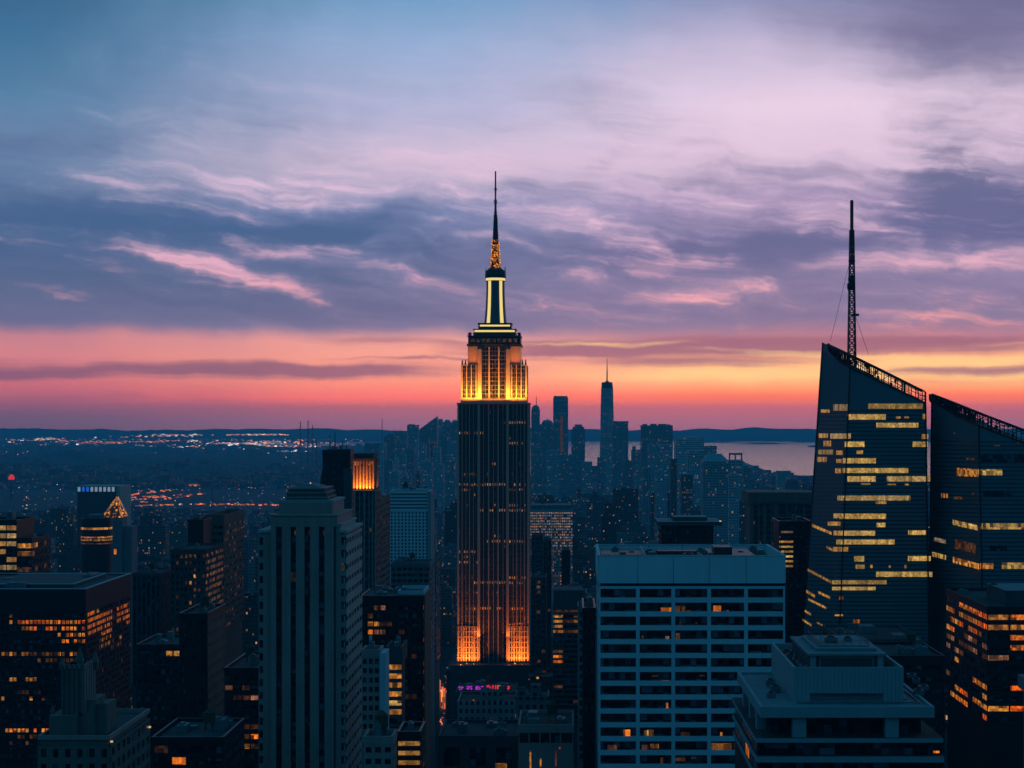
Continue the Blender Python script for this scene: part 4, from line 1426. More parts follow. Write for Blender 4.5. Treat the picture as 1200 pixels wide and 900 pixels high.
# faint floor lines on the front facet
for j in range(58):
    y = 481 + j * 4.75
    if y > 752: break
    fold = 996 + (y - 431) * (972 - 996) / (800 - 431)
    on_plane(PF, root, [(fold + .4, y), (1084 + (y - 470) * .03, y), (1084 + (y - 470) * .03, y + 1.5), (fold + .4, y + 1.5)], 'spandrel_band', 'glass_band', off=.02, th=.05)
    b0 = PL.at(fold - .5, y); lx = 964 - (y - 401) * (964 - 942.5) / 339
    on_plane(PL, root, [(lx + 1.2, y - .4), (fold - .4, y), (fold - .4, y + 1.4), (lx + 1.2, y + 1.0)], 'spandrel_band', 'glass_band', off=.02, th=.05)
# mast
YM = Y + 20
mx = PX(998.2, YM)
mb = MB()
def mr(y): return (4.2 - (420 - y) * 0.014) * YM / F
def mz(y): return PZ(y, YM)
seg = [430 - 8 * i for i in range(21)]
for y0, y1 in zip(seg[:-1], seg[1:]):
    for q in range(4):
        s = [(-1, -1), (1, -1), (1, 1), (-1, 1)]
        A, B = s[q], s[(q + 1) % 4]
        p = lambda c, y: (mx + c[0] * mr(y), YM + c[1] * mr(y), mz(y))
        mb.bar(p(A, y0), p(A, y1), .24); mb.bar(p(A, y0), p(B, y1), .15); mb.bar(p(B, y0), p(A, y1), .15); mb.bar(p(A, y1), p(B, y1), .15)
mb.build('lattice_mast', 'dark_metal', root)
mb = MB(); mb.tube(mx, YM, [(1.0, mz(272)), (1.0, mz(270)), (.78, mz(270)), (.78, mz(235.5)), (.5, mz(234.5))], 10); mb.build('mast_tip', 'red_mast', root)
mb = MB(); mb.tube(mx, YM, [(.45, mz(310)), (.45, mz(270))], 8); mb.build('mast_core', 'spire_steel', root)
mb = MB(); mb.tube(mx - .3, YM, [(1.6, mz(340)), (1.9, mz(337)), (1.9, mz(333)), (1.3, mz(331)), (1.5, mz(327)), (1.2, mz(323))], 8); mb.build('antenna_drum', 'black_metal', root)
mb = MB(); mb.box(mx, mx + 3.2, YM - .4, YM + .4, mz(370.4), mz(367.6)); mb.build('mast_bracket', 'black_metal', root)
mb = MB(); mb.tube(mx, YM, [(1.6, mz(306.5)), (1.6, mz(305))], 8); mb.build('mast_collar', 'black_metal', root)
for a, b in (((996, 306, YM), (973, 400, YM - 2)), ((1003, 372, YM), (1018, 416, YM))):
    mb = MB(); mb.bar(P3(*a), P3(*b), .07); mb.build('guy_wire', 'dark_metal', root)
NEAR.append((PX(935, Y), PX(1095, Y), Y - 6, Y + 66, 0, 250))

Y = 770.0
root = thing('glass_tower', 'dark glass tower with slanted lattice crown cut off by the right edge of the photo', 'skyscraper', (PX(1170, Y), Y + 20, 0))
FLt, FRt, Lt, Rt = P3(1147, 499, Y), P3(1240, 534, Y), P3(1093, 470, Y + 42), P3(1236, 530, Y + 70)
FLb, FRb, Rb = (PX(1162, Y), Y, 0), (PX(1246, Y), Y, 0), (PX(1240, Y + 72), Y + 72, 0)
Lb = foot(Lt, FLt, FLb, 1089.5, 720)
mb = MB()
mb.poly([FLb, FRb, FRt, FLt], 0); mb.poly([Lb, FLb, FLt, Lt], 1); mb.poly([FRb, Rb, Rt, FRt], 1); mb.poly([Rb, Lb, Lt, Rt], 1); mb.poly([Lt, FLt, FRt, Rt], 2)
mb.build('glass_skin', ['glass_facet', 'glass_facet_dark', 'roof_tar'], root)
PF, PL = Plane(FLb, FRb, FLt), Plane(Lb, FLb, FLt)
mb = MB(); edgebar(FLb, FLt, .3); edgebar(Lb, P3(1092.2, 462, Y + 42), .35); mb.build('corner_trim', 'black_metal', root)
crown(root, [Lt, P3(1108, 479, Y + 30), P3(1122, 488, Y + 19), FLt, FRt], [P3(1092.4, 462, Y + 42), P3(1108, 468, Y + 30), P3(1122, 473.5, Y + 19), P3(1147, 483.5, Y), P3(1240, 519, Y)], 38, 9, 6)
for a, b, c, d, mt in ((883, 985, 673, 711, 'lit_amber'), (812, 842, 792, 813, 'lit_amber'), (930, 968, 626, 635, 'lit_dim'), (870, 912, 806, 820, 'lit_dim'), (958, 966, 790, 803, 'lit_dim'), (868, 878, 507, 513, 'lit_dim')):
    x0, x1, y0, y1 = 900 + a / 4, 900 + b / 4, 380 + c / 4, 380 + d / 4
    s = .12 * (x1 - x0)
    on_plane(PL, root, [(x0, y0), (x1, y0 + s * .6), (x1, y1 + s * .3), (x0, y1)], 'window_band', mt)
for a, b, c, d, mt in ((986, 1098, 680, 708, 'lit_yellow'), (1060, 1088, 566, 571, 'lit_dim'), (1168, 1176, 552, 560, 'lit_dim')):
    x0, x1, y0, y1 = 900 + a / 4, 900 + b / 4, 380 + c / 4, 380 + d / 4
    on_plane(PF, root, [(x0, y0), (x1, y0), (x1, y1), (x0, y1)], 'window_band', mt)
for a, b, c, d, mt in ((1000, 1200, 612, 645, 'glass'), (1010, 1140, 780, 808, 'glass')):
    x0, x1, y0, y1 = 900 + a / 4, 900 + b / 4, 380 + c / 4, 380 + d / 4
    on_plane(PF, root, [(x0, y0), (x1, y0), (x1, y1), (x0, y1)], 'window_band', mt)
for a, b, ya, yb, h, mt in ((770, 857, 27, 47, 18, 'lit_yellow'), (703, 745, 88, 98, 14, 'lit_pale'), (775, 850, 95, 112, 34, 'lit_dim'), (697, 745, 140, 152, 16, 'lit_yellow'), (770, 862, 158, 182, 20, 'lit_amber')):
    x0, x1 = 860 + a / 3, 860 + b / 3
    on_plane(PL, root, [(x0, 600 + ya / 3), (x1, 600 + yb / 3), (x1, 600 + (yb + h) / 3), (x0, 600 + (ya + h) / 3)], 'window_band', mt)
for a, b, c, d, mt in ((866, 1020, 40, 61, 'lit_yellow'), (1021, 1060, 40, 60, 'lit_pale'), (866, 912, 180, 200, 'lit_amber'), (942, 1060, 178, 200, 'lit_yellow'), (900, 960, 118, 136, 'glass')):
    x0, x1, y0, y1 = 860 + a / 3, 860 + b / 3, 600 + c / 3, 600 + d / 3
    on_plane(PF, root, [(x0, y0), (x1, y0), (x1, y1), (x0, y1)], 'window_band', mt)
for j in range(46):
    y = 517 + j * 4.9
    if y > 728: break
    fold = 1147 + (y - 499) * 15 / 800
    on_plane(PF, root, [(fold + .6, y), (1210, y), (1210, y + 1.5), (fold + .6, y + 1.5)], 'spandrel_band', 'glass_band', off=.02, th=.05)
    on_plane(PL, root, [(1093, y - 1), (fold - .5, y), (fold - .5, y + 1.4), (1093, y + .3)], 'spandrel_band', 'glass_band', off=.02, th=.05)
NEAR.append((PX(1088, Y), PX(1250, Y), Y - 6, Y + 76, 0, 250))

# ------------------------------------------------------------------ middle-distance buildings
def simple(name, label, cat, x0, x1, yt, Y, d, wall, fh=3.7, bay=3.4, pier=1.1, span=1.4, lit=None, litp=.03, kinds=('lit_dim', 'lit_amber'), glass='glass', side=True, zmin=None,
           par=1.0, units=3, depth=.5, roof='roof_tar', strip=False, most=100, group=None, sidelit=None, ledge=0.0, seed=0, body=None, top=0.8, sidewall=None, finish=True):
    T = Tower(name, label, cat, x0, x1, yt, Y, d, wall, group)
    T.core(depth, mat=body or wall, roofmat=roof)
    zb = PZ(925, Y) if zmin is None else PZ(zmin, Y)
    zb = max(zb, 1.0)
    zt = T.Z - top
    n = max(1, int((zt - zb) / fh)); zb = zt - n * fh
    w = T.X1 - T.X0
    T.face('f', T.X0, T.X1, zb, zt, max(1, round(w / bay)) if isinstance(bay, (int, float)) else [PX(e, Y) for e in bay], fh, pier, span, depth, lit, litp, kinds, ledge=ledge, strip=strip)
    if zb > 1.5:
        mb = MB(); mb.box(T.X0, T.X1, Y, Y + depth, 0, zb); T.part(mb, 'lower_wall', wall)
    if side:
        f = 'r' if x1 < CX else 'l'
        sl = sidelit or (litp, kinds)
        bb = bay if isinstance(bay, (int, float)) else 4.0
        T.face(f, Y + depth, Y + d, zb, zt, max(1, round(d / bb)), fh, pier, span, depth, lit, sl[0], sl[1], name='side_facade', ledge=ledge, mat=sidewall or wall, strip=strip)
    mb = MB()
    mb.box(T.X0 - .15, T.X1 + .15, Y - .15, Y + .45, T.Z - top, T.Z + par); mb.box(T.X0 - .15, T.X1 + .15, Y + d - .45, Y + d + .1, T.Z - top, T.Z + par)
    mb.box(T.X0 - .15, T.X0 + .45, Y + .45, Y + d - .45, T.Z - top, T.Z + par); mb.box(T.X1 - .45, T.X1 + .15, Y + .45, Y + d - .45, T.Z - top, T.Z + par)
    T.part(mb, 'parapet', wall)
    if units: T.clutter(units, seed + int(x0), 3.5)
    if units > 2 and int(x0 * 7 + yt) % 3 != 0: T.tank(.3 + .4 * ((x0 * .37) % 1), .35 + .3 * ((yt * .61) % 1), .8)
    if finish: T.windows(glass, most=most)
    return keep(T)


# big black office block, left edge
T = simple('office_block', 'big black office block with orange windows and pale-edged flat roof', 'office block', -70, 100, 692, 700, 72, 'black_metal', fh=2.45, bay=1.55, pier=.3, span=.95, depth=.4,
           lit=[(26, 99, 726, 741, .93, AMB), (10, 26, 726, 733, .4, AMB), (66, 99, 743, 758, .85, ['lit_dim', 'lit_amber', 'lit_orange']), (0, 90, 759, 768, .7, ['lit_dim', 'lit_amber', 'lit_dim']), (55, 85, 770, 779, .5, ['lit_dim']),
                (-10, 53, 794, 803, .6, ['lit_dim', 'lit_amber']), (18, 40, 805, 812, .6, ['lit_dim']), (-10, 40, 815, 823, .5, ['lit_dim', 'lit_amber']), (4, 56, 851, 860, .7, AMB), (10, 46, 862, 872, .4, ['lit_dim']),
                (103, 132, 715, 743, .92, AMB), (137, 152, 707, 730, .9, ['lit_orange', 'lit_deep']), (116, 142, 745, 759, .6, ['lit_dim', 'lit_amber'])], litp=.012, kinds=['lit_dim'], units=0, par=.5, roof='roof_tar', zmin=900, seed=1, top=8.5)
T_, X = T, lambda p: PX(p, 700)
mb = MB(); z = T.Z + .5
for q in ((T.X0 - .2, T.X1 + .2, 699.7, 700.4), (T.X0 - .2, T.X1 + .2, 771.6, 772.2), (T.X1 - .5, T.X1 + .2, 700.4, 771.6)):
    mb.box(*q, z, z + .35)
T.part(mb, 'coping', 'trim_light')
mb = MB(); mb.box(T.X1 - 44, T.X1 - 8, 712, 762, T.Z, T.Z + 1.3); T.part(mb, 'rooftop_screen', 'concrete_dark')
mb = MB()
for q in ((T.X1 - 44, T.X1 - 8, 711.7, 712.3), (T.X1 - 8.4, T.X1 - 7.9, 712.3, 762), (T.X1 - 44, T.X1 - 8, 761.6, 762.2)):
    mb.box(*q, T.Z + 1.3, T.Z + 1.6)
T.part(mb, 'screen_coping', 'trim_light')
T.clutter(5, 4, 2.5)

# gothic stone building, bottom left
Y = 380.0
T = Tower('gothic_building', 'weathered stone building with pinnacled gothic turret, in front of the big black block', 'building', 44, 129, 867, Y, 36, 'stone_dark')
T.core(.5, roofmat='roof_tar')
fh = 3.3
T.face('f', T.X0, T.X1, T.Z - 8 * fh, T.Z - 1.2, 6, fh, 1.4, 1.3, .5, litp=0)
T.face('r', Y + .5, Y + 36, T.Z - 8 * fh, T.Z - 1.2, 8, fh, 1.7, 1.3, .5, litp=0.02, name='side_facade', ledge=.1)
T.parapet(.9, .5, 'stone_grey')
X = lambda p: PX(p, Y + 4)
mb = MB(); mb.box(X(59), X(91), Y + 3, Y + 17, T.Z - .5, PZ(838, Y + 4)); mb.box(X(91), X(108), Y + 5, Y + 16, T.Z - .5, PZ(836, Y + 4)); mb.box(X(108), X(121), Y + 7, Y + 15, T.Z - .5, PZ(828, Y + 4)); T.part(mb, 'turret_base', 'stone_dark')
mb = MB(); mb.box(X(70.5), X(96), Y + 5, Y + 14, PZ(840, Y + 4), PZ(782, Y + 4)); T.part(mb, 'turret', 'stone_dark')
for q in range(5):
    mb = MB(); mb.box(X(96), X(96) + .35, Y + 5.2 + q * 1.9, Y + 6.0 + q * 1.9, PZ(838, Y + 4), PZ(779, Y + 4)); T.part(mb, 'buttress', 'stone_grey')  # right-face buttresses get paler stone: that side's brighter light put into the colour
    mb = MB(); mb.box(X(71) + q * 1.05, X(71) + q * 1.05 + .35, Y + 4.6, Y + 5, PZ(838, Y + 4), PZ(779, Y + 4)); T.part(mb, 'buttress', 'stone_dark')
mb = MB()
for q in range(9):
    a = X(70.5) + q * .52
    mb.box(a, a + .28, Y + 4.7, Y + 5.1, PZ(782, Y + 4), PZ(779, Y + 4))
    mb.box(X(96) - .1, X(96) + .3, Y + 5 + q, Y + 5.5 + q, PZ(782, Y + 4), PZ(779, Y + 4))
mb.box(X(70), X(96.8), Y + 4.6, Y + 14.3, PZ(784, Y + 4), PZ(782, Y + 4)); T.part(mb, 'battlement', 'stone_grey')
def pinnacle(px, Yq, zb, yt, w=.75):
    mb = MB(); x = PX(px, Yq); zt = PZ(yt, Yq); zm = zb + (zt - zb) * .35
    mb.box(x - w, x + w, Yq - w, Yq + w, zb, zm); mb.frus(x - w * 1.25, x + w * 1.25, Yq - w * 1.25, Yq + w * 1.25, zm, zt, w * 1.2, w * 1.2); T.part(mb, 'pinnacle', 'stone_dark')
pinnacle(93.6, Y + 6, PZ(784, Y + 6), 757, .62); pinnacle(72.6, Y + 6, PZ(784, Y + 6), 770, .5); pinnacle(111.5, Y + 13, PZ(784, Y + 13), 762, .62); pinnacle(88, Y + 13, PZ(784, Y + 13), 770, .5)
for px, yb, yt in ((62, 838, 826), (88, 838, 830), (104, 836, 826), (110, 836, 818), (119.5, 828, 817)):
    pinnacle(px, Y + 7, PZ(yb, Y + 7), yt, .45)
mb = MB(); mb.box(X(96), X(108), Y + 6, Y + 15, PZ(836, Y + 4), PZ(822, Y + 4)); T.part(mb, 'turret_step', 'stone_dark')
for px, py, Yq in ((131, 869, Y + .3), (175.5, 852, Y + 35)):
    mb = MB(); mb.box(PX(px - 1.5, Yq), PX(px + 1.2, Yq), Yq - .2, Yq + .2, PZ(py + 1, Yq), PZ(py - 1, Yq)); T.part(mb, 'roof_lamp', 'lamp_pale')
T.windows('glass', most=100)
keep(T)

# left middle
simple('apartment_tower', 'dark apartment tower with dotted warm windows and square black penthouse', 'tower', 200, 241, 646, 900, 46, 'brick_dark', fh=3.3, bay=2.1, pier=1.0, span=1.5,
       lit=[(220, 229, 650, 720, .75, ['lit_dim', 'lit_amber', 'lit_dim']), (204, 240, 650, 654, .9, DM), (204, 240, 656, 662, .5, ['lit_dim'])], litp=.13, kinds=['lit_dim'], sidelit=(.8, ['lit_rose', 'lit_pale', 'lit_dim', 'lit_rose', 'lit_amber']), zmin=760, units=2)
T = Tower('penthouse_tower', 'square black unlit tower top rising behind the dotted apartment tower', 'tower', 219, 239, 611, 950, 22, 'black_metal'); T.core(.4); T.parapet(1, .4); T.clutter(2, 3); keep(T)
simple('apartment_tower', 'brown banded apartment tower right behind the dotted one with broad parapet', 'tower', 240, 262, 612, 985, 60, 'brown_stone', fh=3.6, bay=4, pier=.6, span=2.0, litp=.08, kinds=['lit_dim'], sidelit=(.25, ['lit_dim']), zmin=740, ledge=.15, par=4)
simple('dark_slab', 'narrow unlit black slab with brown flank below the dotted apartment tower', 'tower', 210, 243, 722, 600, 32, 'black_metal', bay=3, litp=0.0, sidewall='brown_stone', span=2.2, pier=2.0, zmin=905, units=4)
simple('fluted_block', 'dark fluted block with faint vertical ribs left of the black slab', 'office block', 155, 188, 674, 1000, 40, 'concrete_dark', bay=2.4, pier=1.2, span=.0, fh=60, litp=0, zmin=760, units=4)
simple('office_block', 'dark block with four short amber floors beside the black slab', 'office block', 160, 211, 758, 660, 30, 'black_metal', fh=3.3, bay=2.6, pier=.3, lit=[(193, 211, 761, 775, .95, ['strip_amber', 'lit_amber'])], litp=0.01, units=3, zmin=900)
simple('office_block', 'low dark block at the bottom edge with a few square orange windows', 'office block', 178, 262, 868, 470, 30, 'black_metal', fh=3.0, bay=4.2, pier=1.0, span=1.0, lit=[(193, 212, 876, 900, .9, AMB), (213, 226, 876, 900, .9, ['lit_dim', 'lit_amber']), (180, 192, 876, 886, .6, ['lit_dim'])], litp=.0, units=4)
simple('office_block', 'dark block with orange windows squeezed beside the pale stone tower on its left', 'office block', 263, 303, 786, 560, 40, 'black_metal', fh=3.0, bay=3.0, pier=.3, lit=[(263, 300, 802, 812, .5, ['lit_dim']), (263, 300, 815, 829, .7, DM), (276, 300, 842, 890, .85, ['lit_orange', 'lit_amber', 'lit_dim'])], litp=.02, kinds=['lit_dim'], units=4)
simple('office_block', 'stepped office block with bright amber floors at the left edge of the photo', 'office block', -30, 19.5, 612, 850, 30, 'black_metal', fh=3.7, bay=5, pier=.25, lit=[(-40, 20, 612, 682, .93, ['strip_amber', 'strip_cream'])], litp=.1, zmin=690, side=False, units=2)
simple('office_block', 'lower wing with amber floors beside the bright block at the left edge', 'office block', 19.6, 37, 633, 850, 30, 'black_metal', fh=3.7, bay=5, pier=.25, lit=[(19, 38, 633, 656, .9, ['strip_amber', 'lit_amber'])], litp=.15, zmin=690, units=1)
# round banded tower
Y = 1400.0; k = Y / F
T = Tower('round_tower', 'dark round tower with curved amber bands below the golden pyramid', 'tower', 90, 126, 608, Y, 22, 'black_metal')
xc, yc, r = PX(108.5, Y), Y + 12, 18 * k
mb = MB(); mb.tube(xc, yc, [(r, 0), (r, T.Z), (r * .93, T.Z), (r * .93, T.Z - 1)], 32); T.part(mb, 'body', 'black_metal')
for y0, y1, rr, mt in ((618.5, 621, 1.004, 'lit_amber'), (629, 630.8, 1.004, 'lit_amber'), (632, 634.2, 1.004, 'lit_amber'), (636.5, 638, 1.004, 'lit_dim')):
    mb = MB(); mb.tube(xc, yc, [(r * rr, PZ(y1, Y)), (r * rr, PZ(y0, Y))], 32); T.part(mb, 'light_band', mt)
mb = MB(); mb.tube(xc, yc, [(r * .5, T.Z - 1), (r * .5, T.Z + 3)], 16); T.part(mb, 'rooftop_unit', 'roof_metal')
keep(T)
# hall with an icy blue lit rim
Y = 2300.0; k = Y / F
T = Tower('arena_block', 'broad dark block with ice blue and white lit panels along its top rim', 'building', 90, 136.5, 570, Y, 60, 'concrete_dark')
T.core(.5)
for q in range(9):
    a = 91.2 + q * 5.0
    mb = MB(); mb.box(PX(a, Y), PX(a + 3.0, Y), Y - .4, Y, PZ(576, Y), PZ(570.8, Y)); T.part(mb, 'light_panel', 'led_blue' if q in (1, 2) else 'led_ice')
mb = MB(); mb.box(PX(136.6, Y), PX(140.6, Y), Y - 1, Y + 58, 0, PZ(570.4, Y)); T.part(mb, 'end_wall', 'stone_pale')
mb = MB(); mb.box(PX(90, Y), PX(140.6, Y), Y - 1.4, Y + 58, PZ(570.4, Y), PZ(569.6, Y)); T.part(mb, 'roof_edge', 'stone_pale')
keep(T)
# golden pyramid roof
Y = 1600.0; k = Y / F
T = Tower('pyramid_tower', 'pale blue-grey tower topped by a glittering golden pyramid roof', 'tower', 120.5, 143, 606, Y, 18, 'concrete_mid')
T.core(.0, roofmat='roof_tar')
mb = MB(); mb.box(PX(143, Y) + .1, PX(153.5, Y), Y + 3, Y + 24, 0, PZ(617, Y)); T.part(mb, 'side_wing', 'concrete_mid')
ap = (PX(134.5, Y), Y + 9, PZ(583, Y))
cs = [(T.X0, Y, T.Z), (T.X1, Y, T.Z), (T.X1, Y + 18, T.Z), (T.X0, Y + 18, T.Z)]
mb = MB()
for q in range(4): mb.poly([cs[q], cs[(q + 1) % 4], ap])
T.part(mb, 'pyramid_roof', 'brown_stone')
mb = MB()
for q in range(4): mb.bar(cs[q], ap, .8)
T.part(mb, 'light_edge', 'lit_amber')
r_ = random.Random(8); mb = MB()
for q in range(70):
    f = r_.randrange(4); a, b = Vector(cs[f]), Vector(cs[(f + 1) % 4]); u, v = r_.random(), r_.random() ** 1.5 * .9
    p = a.lerp(b, u).lerp(Vector(ap), v); mb.box(p.x - .55, p.x + .55, p.y - .8, p.y + .3, p.z - .4, p.z + .7)
o = T.part(mb, 'roof_lamp', 'led_gold'); o['kind'] = 'stuff'
for a, b, c in ((133.5, 136.5, 646.5),):
    mb = MB(); mb.box(PX(a, Y), PX(b, Y), Y - .2, Y, PZ(c + 3, Y), PZ(c - 3, Y)); T.part(mb, 'window', 'lit_orange')
keep(T)

# centre left group
T = simple('dark_tower', 'slim unlit black tower with thin roof antennas left of the amber-crowned tower', 'tower', 378, 410.5, 529, 1000, 18, 'black_metal', fh=3.7, bay=2.6, pier=1.4, span=2.2, litp=.004, kinds=['lit_dim'], zmin=690, units=2, top=2)
for px, h in ((386.6, 9), (392.6, 11), (401, 6), (406, 4)):
    mb = MB(); x = PX(px, 1004); mb.tube(x, 1004, [(.35, T.Z), (.2, T.Z + h * .9), (.2, T.Z + h)], 6); T.part(mb, 'antenna', 'dark_metal')
mb = MB(); mb.hexa([(T.X0 - 3.2, 1003, 0), (T.X0, 1003, 0), (T.X0, 1016, 0), (T.X0 - 3.2, 1016, 0)], [(T.X0 - 2.2, 1003, PZ(570, 1000)), (T.X0, 1003, PZ(545, 1000)), (T.X0, 1016, PZ(545, 1000)), (T.X0 - 2.2, 1016, PZ(570, 1000))]); T.part(mb, 'side_buttress', 'black_metal')
mb = MB(); mb.box(PX(403, 1000), PX(412.5, 1000), 998.5, 1000, 0, PZ(549, 1000)); T.part(mb, 'front_wing', 'concrete_dark')

Y = 900.0
T = Tower('crowned_tower', 'slender dark tower with glowing amber arcaded crown beside the slim black tower', 'tower', 415, 440, 574, Y, 24, 'brown_stone')
T.core(.4)
X = lambda p: PX(p, Y)
for px, w in ((416, 1.2), (421.5, .8), (427, 1.4), (432.5, .8), (436.6, 1.2), (439.6, .8)):
    mb = MB(); mb.box(X(px - w / 2), X(px + w / 2), Y - .3, Y + .42, 0, T.Z); T.part(mb, 'pier', 'limestone')
T.face('f', 0, 0, PZ(700, Y), T.Z - .5, [X(p) for p in (416, 421.5, 427, 432.5, 436.6, 439.6)], 3.6, .5, 1.6, .4, litp=.01, kinds=['lit_dim'], mat='brick_dark', ledge=-.1)
T.face('r', Y + 1, Y + 24, PZ(700, Y), T.Z - .5, 6, 3.6, .8, 1.6, .4, litp=.02, kinds=['lit_dim'], mat='brown_stone', name='side_facade')
mat_wall('terracotta', (0.30, 0.22, 0.15), var=.2, size=4)
mb = MB(); mb.box(X(414.6), X(437.4), Y + 1.4, Y + 22, T.Z, PZ(538, Y)); T.part(mb, 'crown_core', 'brick_dark')
for px in (414.4, 418.2, 422, 425.9, 429.7, 433.5, 437.3):
    mb = MB(); mb.box(X(px - .8), X(px + .8), Y + .6, Y + 1.6, T.Z, PZ(540, Y)); T.part(mb, 'crown_pier', 'terracotta')
for q in range(6):
    mb = MB(); mb.box(X(437.4), X(438.4), Y + 1.6 + q * 3.8, Y + 2.6 + q * 3.8, T.Z, PZ(540, Y)); T.part(mb, 'crown_pier', 'terracotta')
mb = MB(); mb.box(X(413.8), X(438.2), Y + .9, Y + 1.4, PZ(555, Y), PZ(546.5, Y)); T.part(mb, 'crown_panel', 'brick_dark')
mb = MB(); mb.box(X(413.4), X(438.8), Y + .2, Y + 23, PZ(540, Y), PZ(537.6, Y)); mb.box(X(414), X(437), Y + 2, Y + 22, PZ(537.6, Y), PZ(531.4, Y)); T.part(mb, 'crown_cap', 'brick_dark')
mb = MB(); mb.box(X(413.6), X(440.4), Y - .5, Y + 24.4, PZ(575.6, Y), PZ(574, Y)); T.part(mb, 'crown_ledge', 'limestone')
for q in range(7):
    a = 415 + q * 3.3
    mb = MB(); mb.box(X(a), X(a + 1.9), Y + 1.32, Y + 1.42, PZ(545.6, Y), PZ(541, Y)); T.part(mb, 'window', 'lit_orange')
T.windows('glass', most=100); keep(T)
def flood2(px0, px1, Y_, y_, z_, power, col, tilt=12, depth=.4):
    o = flood('floodlight', px0, px1, y_, z_, power, col, tilt, depth)
    o.data.size = abs(PX(px1, Y_) - PX(px0, Y_)); o.location.x = (PX(px0, Y_) + PX(px1, Y_)) / 2
    return o
flood2(415, 437, Y, Y - .2, T.Z + .3, 1500, ORNG, 18)
flood2(415, 437, Y, Y - 3, T.Z - .5, 2200, ORNG, 24)
o = flood2(0, 45, Y, Y + 12, T.Z + .3, 500, ORNG, 0); o.location.x = X(439.2); o.rotation_euler = (math.radians(180), math.radians(-14), math.radians(90)); o.data.size = 18

simple('banded_block', 'dark block with brown banded flank between amber-crowned tower and white gridded block', 'office block', 436, 444.2, 587, 960, 58, 'brown_stone', fh=3.5, bay=4, pier=.5, span=1.9, litp=.0, sidelit=(.05, ['lit_dim']), zmin=720, ledge=.2, units=2)
# white gridded block
Y = 1150.0
T = simple('gridded_block', 'white gridded office block with small square windows left of the tallest skyscraper', 'office block', 457, 502, 577, Y, 30, 'white_concrete', fh=2.15, bay=2.2, pier=1.15, span=.85, litp=.0, zmin=700, units=5, top=12, sidewall='white_concrete')
X = lambda p: PX(p, Y)
mb = MB()
for j in range(5):
    mb.box(X(457.5), X(500.5), Y - .2, Y, PZ(580 + j * 4, Y), PZ(578.4 + j * 4, Y))
for q in range(22):
    mb.box(X(457.5 + q * 2), X(458.1 + q * 2), Y - .12, Y, PZ(598, Y), PZ(578, Y))
T.part(mb, 'louvre_screen', 'concrete_dark')
mb = MB(); mb.box(X(501), X(505), Y - .8, Y + 30.4, 0, PZ(576, Y)); T.part(mb, 'corner_pier', 'white_ledge')
mb = MB(); mb.box(X(475), X(500), Y + 2, Y + 26, T.Z, PZ(574, Y)); T.part(mb, 'rooftop_unit', 'white_ledge')
simple('podium_block', 'wide pale podium block below the white gridded office block', 'office block', 458, 503, 662, 1060, 34, 'concrete_mid', fh=3.4, bay=3.0, pier=.6, span=1.6, litp=.02, kinds=['lit_dim'], zmin=770, units=5)
simple('podium_block', 'lower stepped grey block between the podium block and the tallest skyscraper', 'office block', 503, 511, 655, 1190, 40, 'concrete_mid', fh=3.4, bay=3.0, pier=.8, span=1.6, litp=.05, kinds=['lit_dim', 'lit_rose'], zmin=780, units=4)
# dark block with outlined roof
T = simple('office_block', 'dark office block with pale outlined roof screen and orange flank windows', 'office block', 423, 496, 699, 620, 27, 'black_metal', fh=2.75, bay=2.1, pier=.3, span=1.1, depth=.4,
           lit=[(432, 440, 703, 711, .95, ['lit_orange']), (438, 458, 712, 717, .75, ['lit_dim', 'lit_rose']), (427, 440, 720, 725, .9, ['lit_amber', 'lit_dim']), (441, 458, 722, 728, .75, DM), (427, 440, 728, 733, .8, ['lit_dim', 'lit_amber']), (441, 458, 731, 737, .8, ['lit_amber', 'lit_dim']), (427, 440, 734, 741, .95, AMB), (441, 472, 739, 746, .65, DM), (472, 490, 730, 736, .3, ['lit_dim']), (474, 491, 815, 820, .8, ['lit_dim'])],
           litp=.015, kinds=['lit_dim'], sidelit=(.6, ['lit_dim', 'lit_dim', 'lit_deep']), zmin=905, units=0, top=2.5, par=.3)
mb = MB(); z = T.Z + .3
for q in ((PX(466, 624), PX(497, 624), 624, 624.5), (PX(466, 624), PX(497, 624), 644, 644.5), (PX(466, 624), PX(466, 624) + .5, 624.5, 644), (PX(497, 624) - .5, PX(497, 624), 624.5, 644)):
    mb.box(*q, z, z + 1.3)
T.part(mb, 'roof_screen', 'trim_light')
T.clutter(5, 77, 2.0)
mb = MB(); mb.box(T.X1 + .15, T.X1 + .5, 621, 646.8, 10, T.Z); T.part(mb, 'edge_fin', 'brown_stone')
# teal block with pale pilaster and its neighbours
T = simple('office_block', 'grey blue block with pale corner pilaster beside the pale stone tower', 'office block', 424, 445, 766, 450, 9, 'stone_grey', fh=2.3, bay=1.6, pier=.5, span=1.0, litp=.0, zmin=905, units=2, side=False)
mb = MB(); mb.box(PX(445, 450) + .05, PX(452, 450), 449.4, 458.6, 0, PZ(765, 450)); T.part(mb, 'pilaster', 'trim_light')
mb = MB(); mb.box(PX(431, 450), PX(434, 450), 453, 454, T.Z, PZ(747, 450)); T.part(mb, 'chimney', 'trim_light')
simple('office_block', 'narrow block with six short bright amber floors behind the pale pilaster', 'office block', 452.5, 471, 762, 520, 16, 'concrete_dark', fh=2.56, bay=4, pier=.2, span=1.0, lit=[(452, 470, 778, 842, 1, ['lit_amber', 'lit_amber', 'lit_yellow'])], litp=.0, zmin=905, units=2, top=3.6, side=False)
